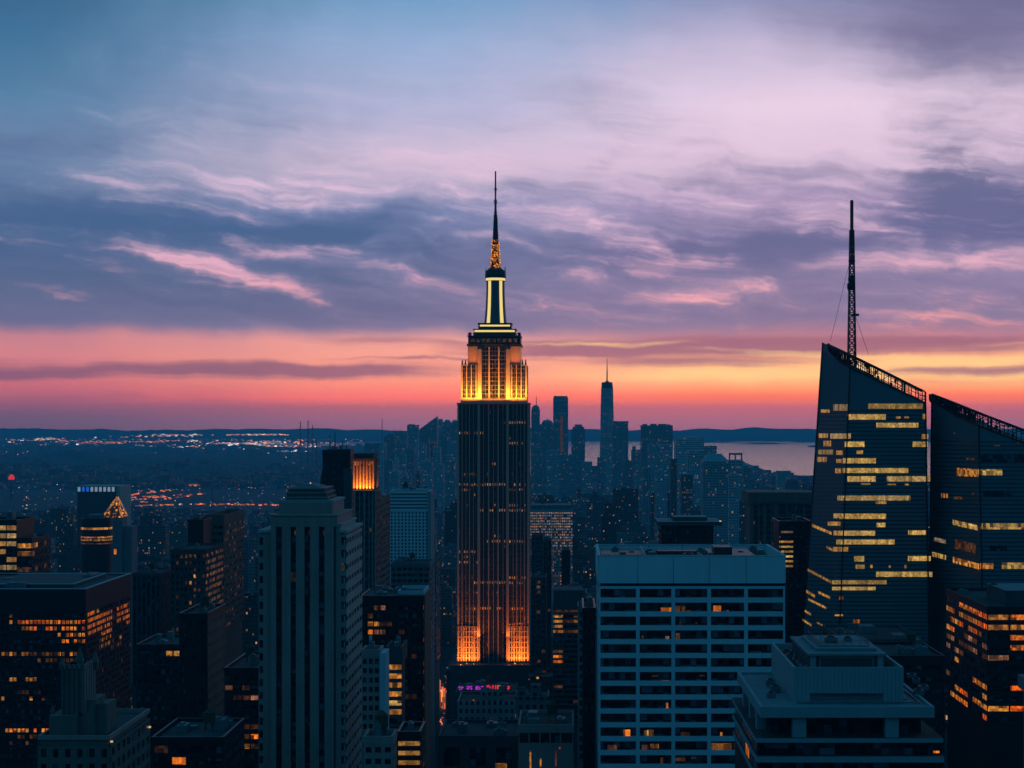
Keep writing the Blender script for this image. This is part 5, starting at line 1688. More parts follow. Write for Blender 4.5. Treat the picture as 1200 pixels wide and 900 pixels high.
simple('office_block', 'dark block with long amber floor bands at the bottom edge left of the avenue', 'office block', 466, 492.5, 862, 430, 14, 'black_metal', fh=2.26, bay=9, pier=.1, span=1.1, lit=[(460, 493, 862, 905, 1, ['strip_amber'])], litp=0, units=2, sidelit=(.3, ['lit_dim']), zmin=915)
simple('office_block', 'low grey blue block at the bottom edge under the pale pilaster', 'office block', 426, 460, 868, 410, 10, 'stone_grey', fh=2.6, bay=2.2, pier=.8, span=1.3, litp=0, zmin=915, units=3)

# right of the tallest skyscraper
T = simple('striped_block', 'white office block with tight rows of pale lit floors right of the tallest skyscraper', 'office block', 619, 671, 598, 1700, 40, 'white_ledge', fh=2.55, bay=1.75, pier=.55, span=1.15, depth=.6, lit=[(610, 672, 598, 632, .93, ['lit_pale', 'lit_rose', 'lit_pale', 'lit_pale']), (644, 672, 632, 652, .88, ['lit_pale', 'lit_rose', 'lit_dim']), (610, 672, 652, 670, .35, DM)],
           litp=.7, kinds=DM, zmin=690, units=5, top=1.2, side=False)
mb = MB(); mb.box(T.X0 + 2, T.X1 - 1.5, 1702, 1738, T.Z, PZ(592, 1700)); T.part(mb, 'roof_storey', 'concrete_mid')
simple('dark_block', 'small dark block just right of the tallest skyscraper in front of the striped white block', 'building', 623, 636, 628, 1500, 30, 'concrete_dark', bay=3.5, litp=.01, kinds=['lit_dim'], zmin=720, units=2)
simple('dark_block', 'dark narrow block with a stepped roof below the striped white block', 'building', 636.5, 646, 634, 1430, 30, 'brick_dark', bay=3.5, litp=.02, kinds=['lit_dim'], zmin=730, units=2)
simple('dark_block', 'unlit dark block in front of the right end of the striped white block', 'building', 658, 668, 646, 1400, 30, 'black_metal', bay=3.5, litp=.02, kinds=['lit_dim'], zmin=730, units=2)
simple('dark_block', 'dark brick block with a few pale floors beside the foot of the tallest skyscraper', 'building', 622, 640, 678, 1250, 30, 'brick_dark', fh=3.4, bay=3.2, lit=[(622, 632, 680, 702, .5, ['lit_pale', 'lit_dim'])], litp=.03, kinds=['lit_dim'], zmin=800, units=2)
T = simple('office_block', 'dark block with amber floor strips and outlined roof between skyscraper and white slab', 'office block', 648, 684, 712, 850, 30, 'concrete_dark', fh=2.35, bay=5, pier=.2, span=1.0, lit=[(649, 681, 716, 730, .9, ['lit_amber', 'lit_dim', 'strip_amber']), (649, 678, 730, 748, .5, ['lit_dim', 'lit_amber']), (650, 665, 766, 776, 1, ['lit_orange'])], litp=.04, kinds=['lit_dim'], zmin=860, units=0, top=.6)
mb = MB(); mb.box(PX(648.6, 853), PX(683, 853), 853, 877, T.Z, PZ(692, 853)); T.part(mb, 'roof_storey', 'concrete_dark')
mb = MB(); 
for q in ((PX(648, 853), PX(683.6, 853), 852.6, 853.2), (PX(648, 853), PX(683.6, 853), 877, 877.5), (PX(648, 853), PX(648, 853) + .4, 853.2, 877)): mb.box(*q, PZ(692, 853) - .2, PZ(692, 853) + .5)
T.part(mb, 'roof_screen', 'concrete_mid')
simple('dark_block', 'narrow block with pale teal cap next to the amber striped block', 'building', 677, 687, 713, 760, 20, 'concrete_mid', bay=3, pier=1.6, litp=.0, zmin=900, units=1)
simple('dark_slab', 'thin black slab standing against the left flank of the white office slab', 'tower', 683, 697.5, 716, 540, 30, 'black_metal', bay=2.4, pier=1, litp=.012, kinds=['lit_rose'], zmin=905, units=2)
simple('dark_block', 'small block with pale flat roof box peeping above the thin black slab', 'building', 687, 703, 698, 790, 24, 'concrete_mid', bay=4, litp=.0, zmin=760, units=1)
# bottom centre roofs
Y = 520.0
T = simple('low_block', 'low dark block with pale fascia and slim amber slits at the bottom edge', 'building', 607.5, 672, 853, Y, 26, 'stone_grey', fh=3.2, bay=[608, 620, 632.5, 644.5, 657, 671.5], pier=.35, span=.35, litp=0.0, zmin=873, units=4, top=1.3, roof='roof_tar', side=False)
for px, y0, y1, mt in ((621.6, 880, 905, 'lit_amber'), (633.6, 888, 900, 'lit_amber'), (651.5, 880, 905, 'lit_dim'), (656, 875.5, 878, 'lit_orange')):
    mb = MB(); mb.box(PX(px - .9, Y), PX(px + .9, Y), Y - .08, Y - .01, PZ(y1, Y), PZ(y0, Y)); T.part(mb, 'window', mt)
T = simple('low_block', 'low black block with big square window outlines at the bottom edge beside the avenue', 'building', 514, 606, 866, 545, 30, 'concrete_dark', fh=8, bay=7, pier=3.0, span=2.4, litp=0, zmin=905, units=7, top=1.4, side=True)
mb = MB(); mb.box(PX(580.5, 545), PX(594, 545), 544.9, 544.97, PZ(903, 545), PZ(894.5, 545)); T.part(mb, 'lit_room', 'lit_amber')
T = simple('low_block', 'dark flat block carrying a violet and red rooftop sign below the tallest skyscraper', 'building', 534, 604, 812, 800, 30, 'concrete_dark', fh=3.3, bay=4, litp=.01, kinds=['lit_rose'], zmin=880, units=8, par=.4)
LETTER = {'P': ['110', '101', '110', '100', '100'], 'U': ['101', '101', '101', '101', '111'], 'R': ['110', '101', '110', '101', '101']}
YS = 806.0
def glyph(px, py, rows_, w, mat, par):
    mb = MB(); s = w / 3 * YS / F; x, z = PX(px, YS), PZ(py, YS)
    for j, row in enumerate(rows_):
        for i, ch in enumerate(row):
            if ch == '1': mb.box(x + i * s, x + i * s + s * 1.02, YS - .3, YS, z - (j + 1) * s * 1.1, z - j * s * 1.1 + .01)
    mb.build('letter', mat, par)
sg = thing('rooftop_sign', 'glowing violet and red letter sign on the dark roof below the tallest skyscraper', 'sign', (PX(568, YS), YS, T.Z))
mb = MB()
for px in (538, 552, 566, 580, 594): mb.bar((PX(px, YS), YS + .4, T.Z), (PX(px, YS), YS + .4, PZ(802, YS)), .12)
for py in (802.4, 808.4): mb.bar((PX(536, YS), YS + .4, PZ(py, YS)), (PX(600, YS), YS + .4, PZ(py, YS)), .12)
mb.build('sign_frame', 'dark_metal', sg)
for i, ch in enumerate('PUR'):
    glyph(570.5 + i * 6.2, 803, LETTER[ch], 5.0, 'sign_red' if i < 2 else 'lit_orange', sg)
r_ = random.Random(4)
for px in (537, 540.5, 547, 550.5, 557, 560.4, 563.6, 594.5):
    pat = [''.join(r_.choice('011') for _ in range(3)) for _ in range(4)]
    glyph(px, 804, pat, 2.8, 'sign_violet' if px < 590 else 'sign_red', sg)
for px in (537, 549, 557.5, 560, 562.5, 565, 567.5, 570, 572.5, 575.5, 578, 581, 583.5, 586, 592):
    pat = [''.join(r_.choice('011') for _ in range(3)) for _ in range(3)]
    glyph(px, 812.2, pat, 1.9, 'sign_pale', sg)

# right middle
T = simple('flat_top_block', 'black block with overhanging pale-edged roof slab behind the white office slab', 'office block', 775, 836, 617, 900, 30, 'black_metal', bay=3, litp=.006, kinds=['lit_dim'], zmin=680, units=0, par=.1)
mb = MB(); mb.box(PX(771, 898), PX(846, 898), 897, 934, PZ(616, 898), PZ(611.4, 898), 0, 1); T.part(mb, 'roof_slab', ['concrete_dark', 'roof_pale'])
mb = MB(); mb.box(PX(789, 905), PX(829, 905), 906, 926, PZ(611.4, 898), PZ(606, 905), 0, 1); T.part(mb, 'rooftop_unit', ['concrete_dark', 'roof_pale'])
mb = MB(); mb.box(PX(846, 898) - 1.2, PX(846, 898) - .3, 898, 899, PZ(611.4, 898), PZ(610, 898)); T.part(mb, 'roof_lamp', 'lamp_pale')
T = Tower('ribbed_block', 'brown flat-topped block with dark vertical ribs left of the first glass tower', 'office block', 879, 956, 588, 1300, 46, 'brown_stone')
T.core(1.0)
mb = MB(); mb.box(PX(877, 1298), PX(957, 1298), 1298, 1348, PZ(590, 1298), PZ(577, 1298)); T.part(mb, 'attic_storey', 'brown_stone')
for px, w in ((881, 4), (889, 2), (896, 4), (904, 2), (909, 5), (922, 1.5), (932, 1.5), (942, 1.5), (952, 4)):
    mb = MB(); mb.box(PX(px - w / 2, 1300), PX(px + w / 2, 1300), 1299, 1301, 0, PZ(590, 1300)); T.part(mb, 'pier', 'brown_stone')
T.face('f', 0, 0, PZ(640, 1300), PZ(591, 1300), [PX(p, 1300) for p in (881, 885, 889, 892.5, 896, 900, 904, 909, 915, 922, 927, 932, 937, 942, 952)], 3.7, .3, 1.4, .9, litp=.05, kinds=['lit_dim'], mat='brick_dark', at=1300.2)
T.clutter(4, 5); T.windows('glass', most=90); keep(T)
simple('dark_tower', 'black tower with short pale lit strips wedged between white slab and first glass tower', 'tower', 913, 951, 613, 860, 30, 'black_metal', fh=2.3, bay=[913, 915, 930, 938, 951], pier=.2, span=1.2, lit=[(914, 931, 618, 664, .85, ['lit_pale', 'strip_amber', 'lit_yellow'])], litp=.0, zmin=760, units=2, side=False)
simple('office_block', 'dark tiered block with many orange floors under the right glass tower', 'office block', 1157, 1262, 714, 600, 66, 'black_metal', fh=3.35, bay=7.4, pier=.45, span=1.55, depth=.4,
       lit=[(1105, 1158, 708, 740, .75, AMB), (1105, 1158, 740, 770, .5, DM), (1105, 1158, 795, 845, .5, AMB), (1155, 1200, 718, 728, .92, AMB), (1160, 1172, 728, 740, .8, ['lit_amber']), (1178, 1220, 728, 752, .9, AMB), (1178, 1220, 756, 768, .7, AMB), (1150, 1178, 766, 778, .6, DM), (1178, 1220, 805, 815, .9, AMB), (1150, 1220, 826, 838, .92, ['lit_orange', 'lit_deep', 'lit_amber'])],
       litp=.10, kinds=['lit_dim', 'lit_dim', 'lit_amber'], zmin=850, units=3, top=1.0, roof='roof_tar', seed=5)
mb = MB(); mb.box(PX(1178, 612), PX(1250, 612), 612, 640, PZ(716, 600), PZ(692, 612), 0, 1)
tag(mb.build('plant_room', ['concrete_dark', 'roof_pale']), None)
o = bpy.data.objects['plant_room']; _par = [q for q in bpy.data.objects if q.get('label', '').startswith('dark tiered block with many')][0]
o.data.transform(__import__('mathutils').Matrix.Translation(-ORG[_par.name])); o.parent = _par
simple('corner_block', 'plain blue-grey block sliver at the bottom right corner', 'building', 1211, 1250, 808, 250, 8, 'concrete_mid', bay=6, pier=5.2, fh=5, litp=0, units=2, side=False)
simple('dark_block', 'unlit dark block filling the gap behind the terraced penthouse', 'building', 1035, 1107, 772, 560, 36, 'black_metal', bay=9, span=2.6, litp=.004, kinds=['lit_dim'], zmin=905, units=5)
simple('dark_block', 'dark low block with flat roof under the first glass tower', 'building', 985, 1080, 752, 700, 50, 'concrete_dark', bay=4, litp=.008, kinds=['lit_dim'], zmin=830, units=6)

# ------------------------------------------------------------------ downtown skyline, far away
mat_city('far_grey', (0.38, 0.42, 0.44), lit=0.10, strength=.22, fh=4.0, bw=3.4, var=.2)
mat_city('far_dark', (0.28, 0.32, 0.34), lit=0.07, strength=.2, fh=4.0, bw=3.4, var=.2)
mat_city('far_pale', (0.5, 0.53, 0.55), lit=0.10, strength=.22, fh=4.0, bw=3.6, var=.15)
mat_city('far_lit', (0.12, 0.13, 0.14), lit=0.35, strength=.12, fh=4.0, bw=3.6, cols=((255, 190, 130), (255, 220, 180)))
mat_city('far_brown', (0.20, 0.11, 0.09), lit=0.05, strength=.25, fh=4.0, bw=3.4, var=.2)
mat_city('city_a', (0.10, 0.11, 0.115), lit=0.075, strength=.34)
mat_city('city_b', (0.19, 0.20, 0.21), lit=0.08, strength=.32, bw=2.4)
mat_city('city_c', (0.065, 0.058, 0.055), lit=0.065, strength=.4, cols=((255, 130, 60), (255, 190, 130)))
mat_city('city_d', (0.13, 0.10, 0.085), lit=0.07, strength=.34, fh=3.4, bw=2.4)


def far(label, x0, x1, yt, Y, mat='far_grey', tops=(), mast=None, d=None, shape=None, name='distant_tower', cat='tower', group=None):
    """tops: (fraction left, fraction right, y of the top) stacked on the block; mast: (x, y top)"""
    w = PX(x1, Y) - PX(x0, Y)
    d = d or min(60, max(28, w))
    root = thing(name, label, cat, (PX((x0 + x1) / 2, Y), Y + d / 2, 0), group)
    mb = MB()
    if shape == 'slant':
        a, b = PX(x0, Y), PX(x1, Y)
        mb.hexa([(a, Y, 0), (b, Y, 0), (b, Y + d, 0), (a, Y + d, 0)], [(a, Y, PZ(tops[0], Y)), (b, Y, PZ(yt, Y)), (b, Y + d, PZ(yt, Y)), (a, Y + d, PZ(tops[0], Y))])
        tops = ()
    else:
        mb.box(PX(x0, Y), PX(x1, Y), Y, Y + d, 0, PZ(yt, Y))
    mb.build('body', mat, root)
    z = PZ(yt, Y)
    for f0, f1, y in tops:
        mb = MB(); a, b = PX(x0, Y) + w * f0, PX(x0, Y) + w * f1
        dd = d * min(1, (f1 - f0) + .1)
        if shape == 'dome':
            mb.tube((a + b) / 2, Y + d / 2, [((b - a) / 2 * math.cos(t_), z + (PZ(y, Y) - z) * math.sin(t_)) for t_ in (0, .35, .7, 1.05, 1.4)], 12)
        elif shape == 'hip':
            mb.frus(a, b, Y + 2, Y + d - 2, z, PZ(y, Y), (b - a) * .28, d * .3)
        else:
            mb.box(a, b, Y + (d - dd) / 2, Y + (d + dd) / 2, z, PZ(y, Y))
        mb.build('upper_storey' if shape is None else 'roof', mat, root)
    if mast:
        mb = MB(); zt = PZ(mast[1], Y); x = PX(mast[0], Y); zz = PZ(max(yt - 8, mast[1] + 6) if tops else yt, Y) - 1
        zz = min(zz, z + (zt - z) * .5)
        mb.tube(x, Y + d / 2, [(1.6, z - 3), (1.3, zz), (.9, zt)], 6); mb.build('mast', 'spire_steel', root)
    NEAR.append((PX(x0, Y), PX(x1, Y), Y, Y + d, 0, z))
    return root


DT = 'towers of the hazy downtown skyline'
# left of the tallest skyscraper
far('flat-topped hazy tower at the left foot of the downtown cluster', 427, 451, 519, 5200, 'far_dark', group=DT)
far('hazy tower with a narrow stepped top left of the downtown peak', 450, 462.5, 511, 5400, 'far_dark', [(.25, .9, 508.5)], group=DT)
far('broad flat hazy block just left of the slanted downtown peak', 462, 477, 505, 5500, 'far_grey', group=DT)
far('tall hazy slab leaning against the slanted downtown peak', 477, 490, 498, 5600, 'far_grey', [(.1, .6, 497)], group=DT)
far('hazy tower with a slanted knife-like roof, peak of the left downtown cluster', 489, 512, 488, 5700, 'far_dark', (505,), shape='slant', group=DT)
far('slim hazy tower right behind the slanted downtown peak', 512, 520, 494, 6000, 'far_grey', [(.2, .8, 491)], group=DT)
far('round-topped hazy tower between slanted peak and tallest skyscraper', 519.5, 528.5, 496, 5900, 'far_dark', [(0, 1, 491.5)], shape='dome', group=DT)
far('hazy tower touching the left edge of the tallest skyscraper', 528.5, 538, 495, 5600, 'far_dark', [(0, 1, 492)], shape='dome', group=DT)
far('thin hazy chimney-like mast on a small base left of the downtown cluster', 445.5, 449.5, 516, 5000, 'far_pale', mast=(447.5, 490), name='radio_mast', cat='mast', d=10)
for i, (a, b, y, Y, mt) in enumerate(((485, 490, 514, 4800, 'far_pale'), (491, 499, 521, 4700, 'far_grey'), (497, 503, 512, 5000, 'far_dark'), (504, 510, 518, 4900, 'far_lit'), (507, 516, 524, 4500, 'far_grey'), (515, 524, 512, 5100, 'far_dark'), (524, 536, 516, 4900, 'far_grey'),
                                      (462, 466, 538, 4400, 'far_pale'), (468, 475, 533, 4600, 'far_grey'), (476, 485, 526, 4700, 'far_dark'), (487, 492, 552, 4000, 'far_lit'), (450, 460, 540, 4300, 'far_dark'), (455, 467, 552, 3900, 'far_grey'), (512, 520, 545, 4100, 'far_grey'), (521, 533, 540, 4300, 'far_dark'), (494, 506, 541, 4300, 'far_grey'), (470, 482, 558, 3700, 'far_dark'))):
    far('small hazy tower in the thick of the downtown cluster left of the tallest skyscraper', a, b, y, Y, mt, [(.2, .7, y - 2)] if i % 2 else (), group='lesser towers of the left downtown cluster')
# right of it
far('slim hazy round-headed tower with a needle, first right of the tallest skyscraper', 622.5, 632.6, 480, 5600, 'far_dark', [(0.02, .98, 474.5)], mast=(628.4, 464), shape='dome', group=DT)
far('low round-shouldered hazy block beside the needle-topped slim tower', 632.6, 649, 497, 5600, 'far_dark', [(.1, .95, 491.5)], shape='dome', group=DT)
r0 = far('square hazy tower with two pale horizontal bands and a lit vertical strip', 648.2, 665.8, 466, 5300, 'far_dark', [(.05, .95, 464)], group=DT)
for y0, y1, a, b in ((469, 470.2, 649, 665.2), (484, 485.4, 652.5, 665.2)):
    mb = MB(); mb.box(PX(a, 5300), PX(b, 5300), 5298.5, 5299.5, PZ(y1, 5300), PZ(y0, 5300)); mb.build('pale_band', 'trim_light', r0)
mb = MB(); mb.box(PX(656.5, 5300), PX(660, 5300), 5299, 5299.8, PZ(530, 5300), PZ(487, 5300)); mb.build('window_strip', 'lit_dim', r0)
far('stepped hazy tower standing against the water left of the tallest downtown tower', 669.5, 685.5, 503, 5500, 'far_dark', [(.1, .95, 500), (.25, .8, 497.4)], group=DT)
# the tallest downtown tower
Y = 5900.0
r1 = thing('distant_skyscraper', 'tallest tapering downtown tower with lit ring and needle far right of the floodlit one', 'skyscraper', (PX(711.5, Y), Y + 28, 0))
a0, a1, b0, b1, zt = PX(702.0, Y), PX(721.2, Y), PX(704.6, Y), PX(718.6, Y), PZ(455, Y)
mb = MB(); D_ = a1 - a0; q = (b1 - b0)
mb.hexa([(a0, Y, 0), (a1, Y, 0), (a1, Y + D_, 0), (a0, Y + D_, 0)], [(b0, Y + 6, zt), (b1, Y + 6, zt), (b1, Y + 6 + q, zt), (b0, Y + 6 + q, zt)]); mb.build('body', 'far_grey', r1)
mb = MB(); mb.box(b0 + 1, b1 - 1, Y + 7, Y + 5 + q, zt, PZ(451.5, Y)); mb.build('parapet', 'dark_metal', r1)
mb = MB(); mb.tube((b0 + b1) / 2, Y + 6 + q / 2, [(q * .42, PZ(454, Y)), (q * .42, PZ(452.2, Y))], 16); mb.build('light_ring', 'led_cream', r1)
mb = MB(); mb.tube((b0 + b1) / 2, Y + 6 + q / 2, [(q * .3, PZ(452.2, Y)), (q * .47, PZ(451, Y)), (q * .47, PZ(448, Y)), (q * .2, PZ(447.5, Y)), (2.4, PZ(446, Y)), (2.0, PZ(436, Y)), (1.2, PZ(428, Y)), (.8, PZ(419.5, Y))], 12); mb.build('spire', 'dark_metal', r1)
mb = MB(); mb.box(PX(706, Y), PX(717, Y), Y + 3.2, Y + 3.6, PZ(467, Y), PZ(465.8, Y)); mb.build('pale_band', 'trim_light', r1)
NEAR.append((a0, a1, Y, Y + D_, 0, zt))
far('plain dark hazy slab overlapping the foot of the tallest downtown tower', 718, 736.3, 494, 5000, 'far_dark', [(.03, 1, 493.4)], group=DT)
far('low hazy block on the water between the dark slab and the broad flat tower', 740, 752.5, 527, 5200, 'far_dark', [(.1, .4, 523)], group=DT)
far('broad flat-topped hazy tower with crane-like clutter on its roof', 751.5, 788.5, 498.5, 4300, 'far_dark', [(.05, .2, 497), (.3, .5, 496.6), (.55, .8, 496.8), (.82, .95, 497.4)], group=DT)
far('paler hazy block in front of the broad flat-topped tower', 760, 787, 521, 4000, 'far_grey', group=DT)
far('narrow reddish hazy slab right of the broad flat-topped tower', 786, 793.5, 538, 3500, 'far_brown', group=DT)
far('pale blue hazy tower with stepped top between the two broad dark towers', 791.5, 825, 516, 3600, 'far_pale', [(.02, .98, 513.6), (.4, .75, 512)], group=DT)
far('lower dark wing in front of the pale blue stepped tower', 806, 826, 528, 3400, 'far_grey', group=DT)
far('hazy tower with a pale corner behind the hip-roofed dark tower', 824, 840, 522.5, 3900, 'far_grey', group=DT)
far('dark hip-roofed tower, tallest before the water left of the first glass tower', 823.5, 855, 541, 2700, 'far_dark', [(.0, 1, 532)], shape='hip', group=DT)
r2 = far('hazy tower with an open roof frame against the water', 854, 870.5, 539, 2900, 'far_grey', group=DT)
mb = MB(); Y = 2900.0
for a in (854.3, 861, 868.6): mb.box(PX(a, Y), PX(a + 1.4, Y), Y, Y + 3, PZ(539, Y), PZ(531.5, Y))
mb.box(PX(854.3, Y), PX(870, Y), Y, Y + 3, PZ(533, Y), PZ(531, Y)); mb.box(PX(868.6, Y), PX(870, Y), Y, Y + 26, PZ(533, Y), PZ(531, Y)); mb.build('roof_frame', 'concrete_dark', r2)
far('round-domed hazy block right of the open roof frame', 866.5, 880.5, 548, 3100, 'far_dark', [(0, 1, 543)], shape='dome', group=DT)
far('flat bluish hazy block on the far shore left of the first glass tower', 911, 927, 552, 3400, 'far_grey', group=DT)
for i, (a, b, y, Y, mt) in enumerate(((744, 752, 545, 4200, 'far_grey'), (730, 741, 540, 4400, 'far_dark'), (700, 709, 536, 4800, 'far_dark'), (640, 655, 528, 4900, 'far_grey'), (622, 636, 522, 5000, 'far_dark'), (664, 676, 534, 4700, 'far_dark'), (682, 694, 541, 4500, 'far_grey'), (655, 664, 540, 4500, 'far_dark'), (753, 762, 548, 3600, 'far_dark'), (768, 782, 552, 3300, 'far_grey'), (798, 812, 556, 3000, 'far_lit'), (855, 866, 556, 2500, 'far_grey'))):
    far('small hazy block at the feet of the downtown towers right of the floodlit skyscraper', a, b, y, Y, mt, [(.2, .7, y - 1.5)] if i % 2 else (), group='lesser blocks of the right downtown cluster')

# harbour cranes and masts on the left
def crane(label, px, yt, yb, Y, lean=0.0, jib=0, name='crane', cat='crane'):
    z0, z1 = PZ(yb, Y), PZ(yt, Y)
    root = thing(name, label, cat, (PX(px, Y), Y, 0))
    w = .72 * Y / F
    x0, x1 = PX(px, Y), PX(px + lean, Y)
    mb = MB()
    n = 9
    for i in range(n):
        t0, t1 = i / n, (i + 1) / n
        def c(t_, sx, sy): 
            r = w * (1.15 - .8 * t_); return (x0 + (x1 - x0) * t_ + sx * r, Y + sy * r, z1 * t_)
        for sx, sy in ((-1, -1), (1, -1), (1, 1), (-1, 1)):
            mb.bar(c(t0, sx, sy), c(t1, sx, sy), w * .32)
        mb.bar(c(t0, -1, -1), c(t1, 1, -1), w * .2); mb.bar(c(t0, 1, -1), c(t1, -1, -1), w * .2)
    mb.build('lattice_mast', 'spire_steel', root)
    if jib:
        mb = MB(); zj = z1 * .62
        mb.bar((x0, Y, zj), (x0 + jib * Y / F, Y, z1 * 1.0), w * .35); mb.build('jib', 'spire_steel', root)
    return root
crane('leftmost lattice crane in the harbour with an orange glow at its foot', 352, 494, 520, 9000)
crane('tallest lattice crane in the middle of the harbour group', 361, 493, 545, 6500)
crane('second tall lattice crane right of the tallest harbour crane', 366, 498, 545, 7200)
crane('rightmost harbour crane with a raised leaning jib', 371, 515, 540, 7000, jib=4.5)
crane('short mast above the unlit black tower, left one of the pair', 387, 516, 527, 9500, name='mast', cat='mast')
crane('short mast above the unlit black tower, right one of the pair', 393, 517, 527, 9500, name='mast', cat='mast')
crane('thin radio mast with pale tip far behind the dotted apartment tower', 249, 545, 573, 5200, name='mast', cat='mast')

# ------------------------------------------------------------------ the carpet of lesser buildings
import numpy as np
FILL = []
rf = random.Random(77)


def limit(px, Y):
    """highest row (in photo rows) that infill at this place may reach"""
    L = [(-400, 600), (-60, 600), (120, 592), (300, 598), (425, 600), (455, 588), (540, 585), (620, 578), (700, 575), (770, 570), (830, 575), (880, 562), (960, 560), (1300, 566), (1700, 570)]
    for (a, ya), (b, yb) in zip(L[:-1], L[1:]):
        if a <= px <= b:
            return ya + (yb - ya) * (px - a) / (b - a)
    return 600


def free(x0, x1, y0, y1, m=2):
    for b in NEAR:
        if x0 - m < b[1] and x1 + m > b[0] and y0 - m < b[3] and y1 + m > b[2]: return False
    return True


def in_ave(x0, x1):
    return any(x0 < a1 + 2 and x1 > a0 - 2 for a0, a1 in AVES)


def add_fill(x0, x1, y0, d, h, mt):
    FILL.append((x0, x1, y0, y0 + d, h, mt))


CM = ['city_a', 'city_b', 'city_c', 'city_d', 'city_a', 'city_c']
Yb = 1420.0
while Yb < 8300:
    half = .30 * Yb + 120
    x, xe = PX(-160, Yb), PX(1400, Yb)
    while x < xe:
        w = rf.uniform(16, 44) * (1 + Yb / 9000)
        if in_ave(x, x + w):
            x += 6; continue
        for row in range(2):
            y0 = Yb + row * 31 + rf.uniform(0, 3)
            d = rf.uniform(20, 29)
            px = pxo(x + w / 2, y0)
            ch = rf.random()
            h = rf.uniform(14, 46) if ch < .62 else rf.uniform(40, 85) if ch < .92 else rf.uniform(80, 150)
            if px < 330: h *= 1.0 if Yb < 3200 else .62
            if Yb > 5200: h *= .75
            h = min(h, CAMZ - (limit(px, y0) + rf.uniform(0, 22) - CY) * y0 / F)
            shore = 9600 if px < 620 else (8600 if px < 860 else 8300)
            if h > 9 and y0 < shore and free(x, x + w, y0, y0 + d):
                add_fill(x, x + w - rf.uniform(.5, 3), y0, d, h, rf.choice(CM))
        x += w
    Yb += 80
# nearer rooftops in the canyons between the big towers
NL = [(-60, 990), (130, 990), (131, 800), (160, 800), (161, 790), (262, 760), (303, 800), (423, 870), (500, 872), (506, 990), (533, 990), (534, 806), (604, 806), (610, 815), (648, 800), (684, 815), (700, 700), (915, 690), (920, 745), (985, 770), (1100, 790), (1200, 860)]
def nlimit(px):
    for (a, ya), (b, yb) in zip(NL[:-1], NL[1:]):
        if a <= px <= b: return ya + (yb - ya) * (px - a) / max(1, b - a)
    return 860
Yb = 560.0
while Yb < 1420:
    x, xe = PX(-20, Yb), PX(1220, Yb)
    while x < xe:
        w = rf.uniform(14, 30)
        if in_ave(x, x + w) and Yb > 880:
            x += 5; continue
        d = rf.uniform(22, 34)
        lo = max(nlimit(pxo(x, Yb)), nlimit(pxo(x + w, Yb)), nlimit(pxo(x + w / 2, Yb)))
        h = min(rf.uniform(60, 150), CAMZ - (lo + rf.uniform(0, 40) - CY) * Yb / F)
        if h > 12 and free(x, x + w, Yb, Yb + d):
            add_fill(x, x + w - 1, Yb, d, h, rf.choice(CM))
        x += w
    Yb += 42

# which of them show most: cover the frame from near to far
W2, H2 = 600, 450
cov = np.zeros((H2, W2), bool)
allb = [(b[2], b, None) for b in NEAR if b[5] > 0] + [(f[2], (f[0], f[1], f[2], f[3], 0, f[4]), i) for i, f in enumerate(FILL)]
shown = {}
for y0, b, i in sorted(allb, key=lambda q: q[0]):
    y0 = max(y0, 50)
    xs = [pxo(b[0], y0), pxo(b[1], y0), pxo(b[0], b[3]), pxo(b[1], b[3])]
    ya, yb_ = (pyo(b[5], b[3]) if b[5] < CAMZ else pyo(b[5], y0)), pyo(0, y0)
    c0, c1 = int(max(0, min(xs) / 2)), int(min(W2, math.ceil(max(xs) / 2)))
    r0_, r1_ = int(max(0, ya / 2)), int(min(H2, yb_ / 2 + 1))
    if c1 <= c0 or r1_ <= r0_: continue
    reg = cov[r0_:r1_, c0:c1]
    if i is not None: shown[i] = int((~reg).sum())
    reg[:] = True
order = sorted((i for i in shown if shown[i] > 2), key=lambda i: -shown[i])
INDIV = set(order[:300])
GRP = 'lesser buildings of the dim city carpet'


def fill_mesh(mb, f, r, m0=0):
    x0, x1, y0, y1, h, mt = f
    mb.box(x0, x1, y0, y1, 0, h, m0, m0 + 1)
    w, d = x1 - x0, y1 - y0
    if h > 60 and r.random() < .6:        # setback storey
        k = r.uniform(.12, .25)
        hh = h + r.uniform(.06, .16) * h
        lim = CAMZ - (limit(pxo((x0 + x1) / 2, y0), y0) - CY) * y0 / F
        if hh < lim or y0 > 1420 and hh < lim + 6: mb.box(x0 + k * w, x1 - k * w, y0 + k * d, y1 - k * d, h, hh, m0, m0 + 1); h = hh; x0, x1, y0, y1 = x0 + k * w, x1 - k * w, y0 + k * d, y1 - k * d; w, d = x1 - x0, y1 - y0
    for _ in range(r.randrange(1, 4)):
        a, b = r.uniform(.12, .35) * w, r.uniform(.15, .4) * d
        u, v = x0 + r.uniform(.05, .6) * w, y0 + r.uniform(.05, .55) * d
        mb.box(u, u + a, v, v + b, h - .1, h + r.uniform(1.8, 5), m0, m0 + 1)
    if y0 < 3500:
        t_ = .5
        for q in ((x0, x1, y0 - .1, y0 + t_), (x0 - .1, x0 + t_, y0 + t_, y1), (x1 - t_, x1 + .1, y0 + t_, y1)):
            mb.box(*q, h - .3, h + 1.0, m0, m0)
    if r.random() < .18 and y0 < 3000:
        x, y = x0 + w * r.uniform(.2, .8), y0 + d * r.uniform(.2, .8)
        mb.tube(x, y, [(1.9, h + 2.5), (1.9, h + 6), (.1, h + 7.6)], 8, m0 + 1)
        for sx in (-1.2, 1.2):
            mb.bar((x + sx, y, h), (x + sx, y, h + 2.6), .25, m0 + 1)


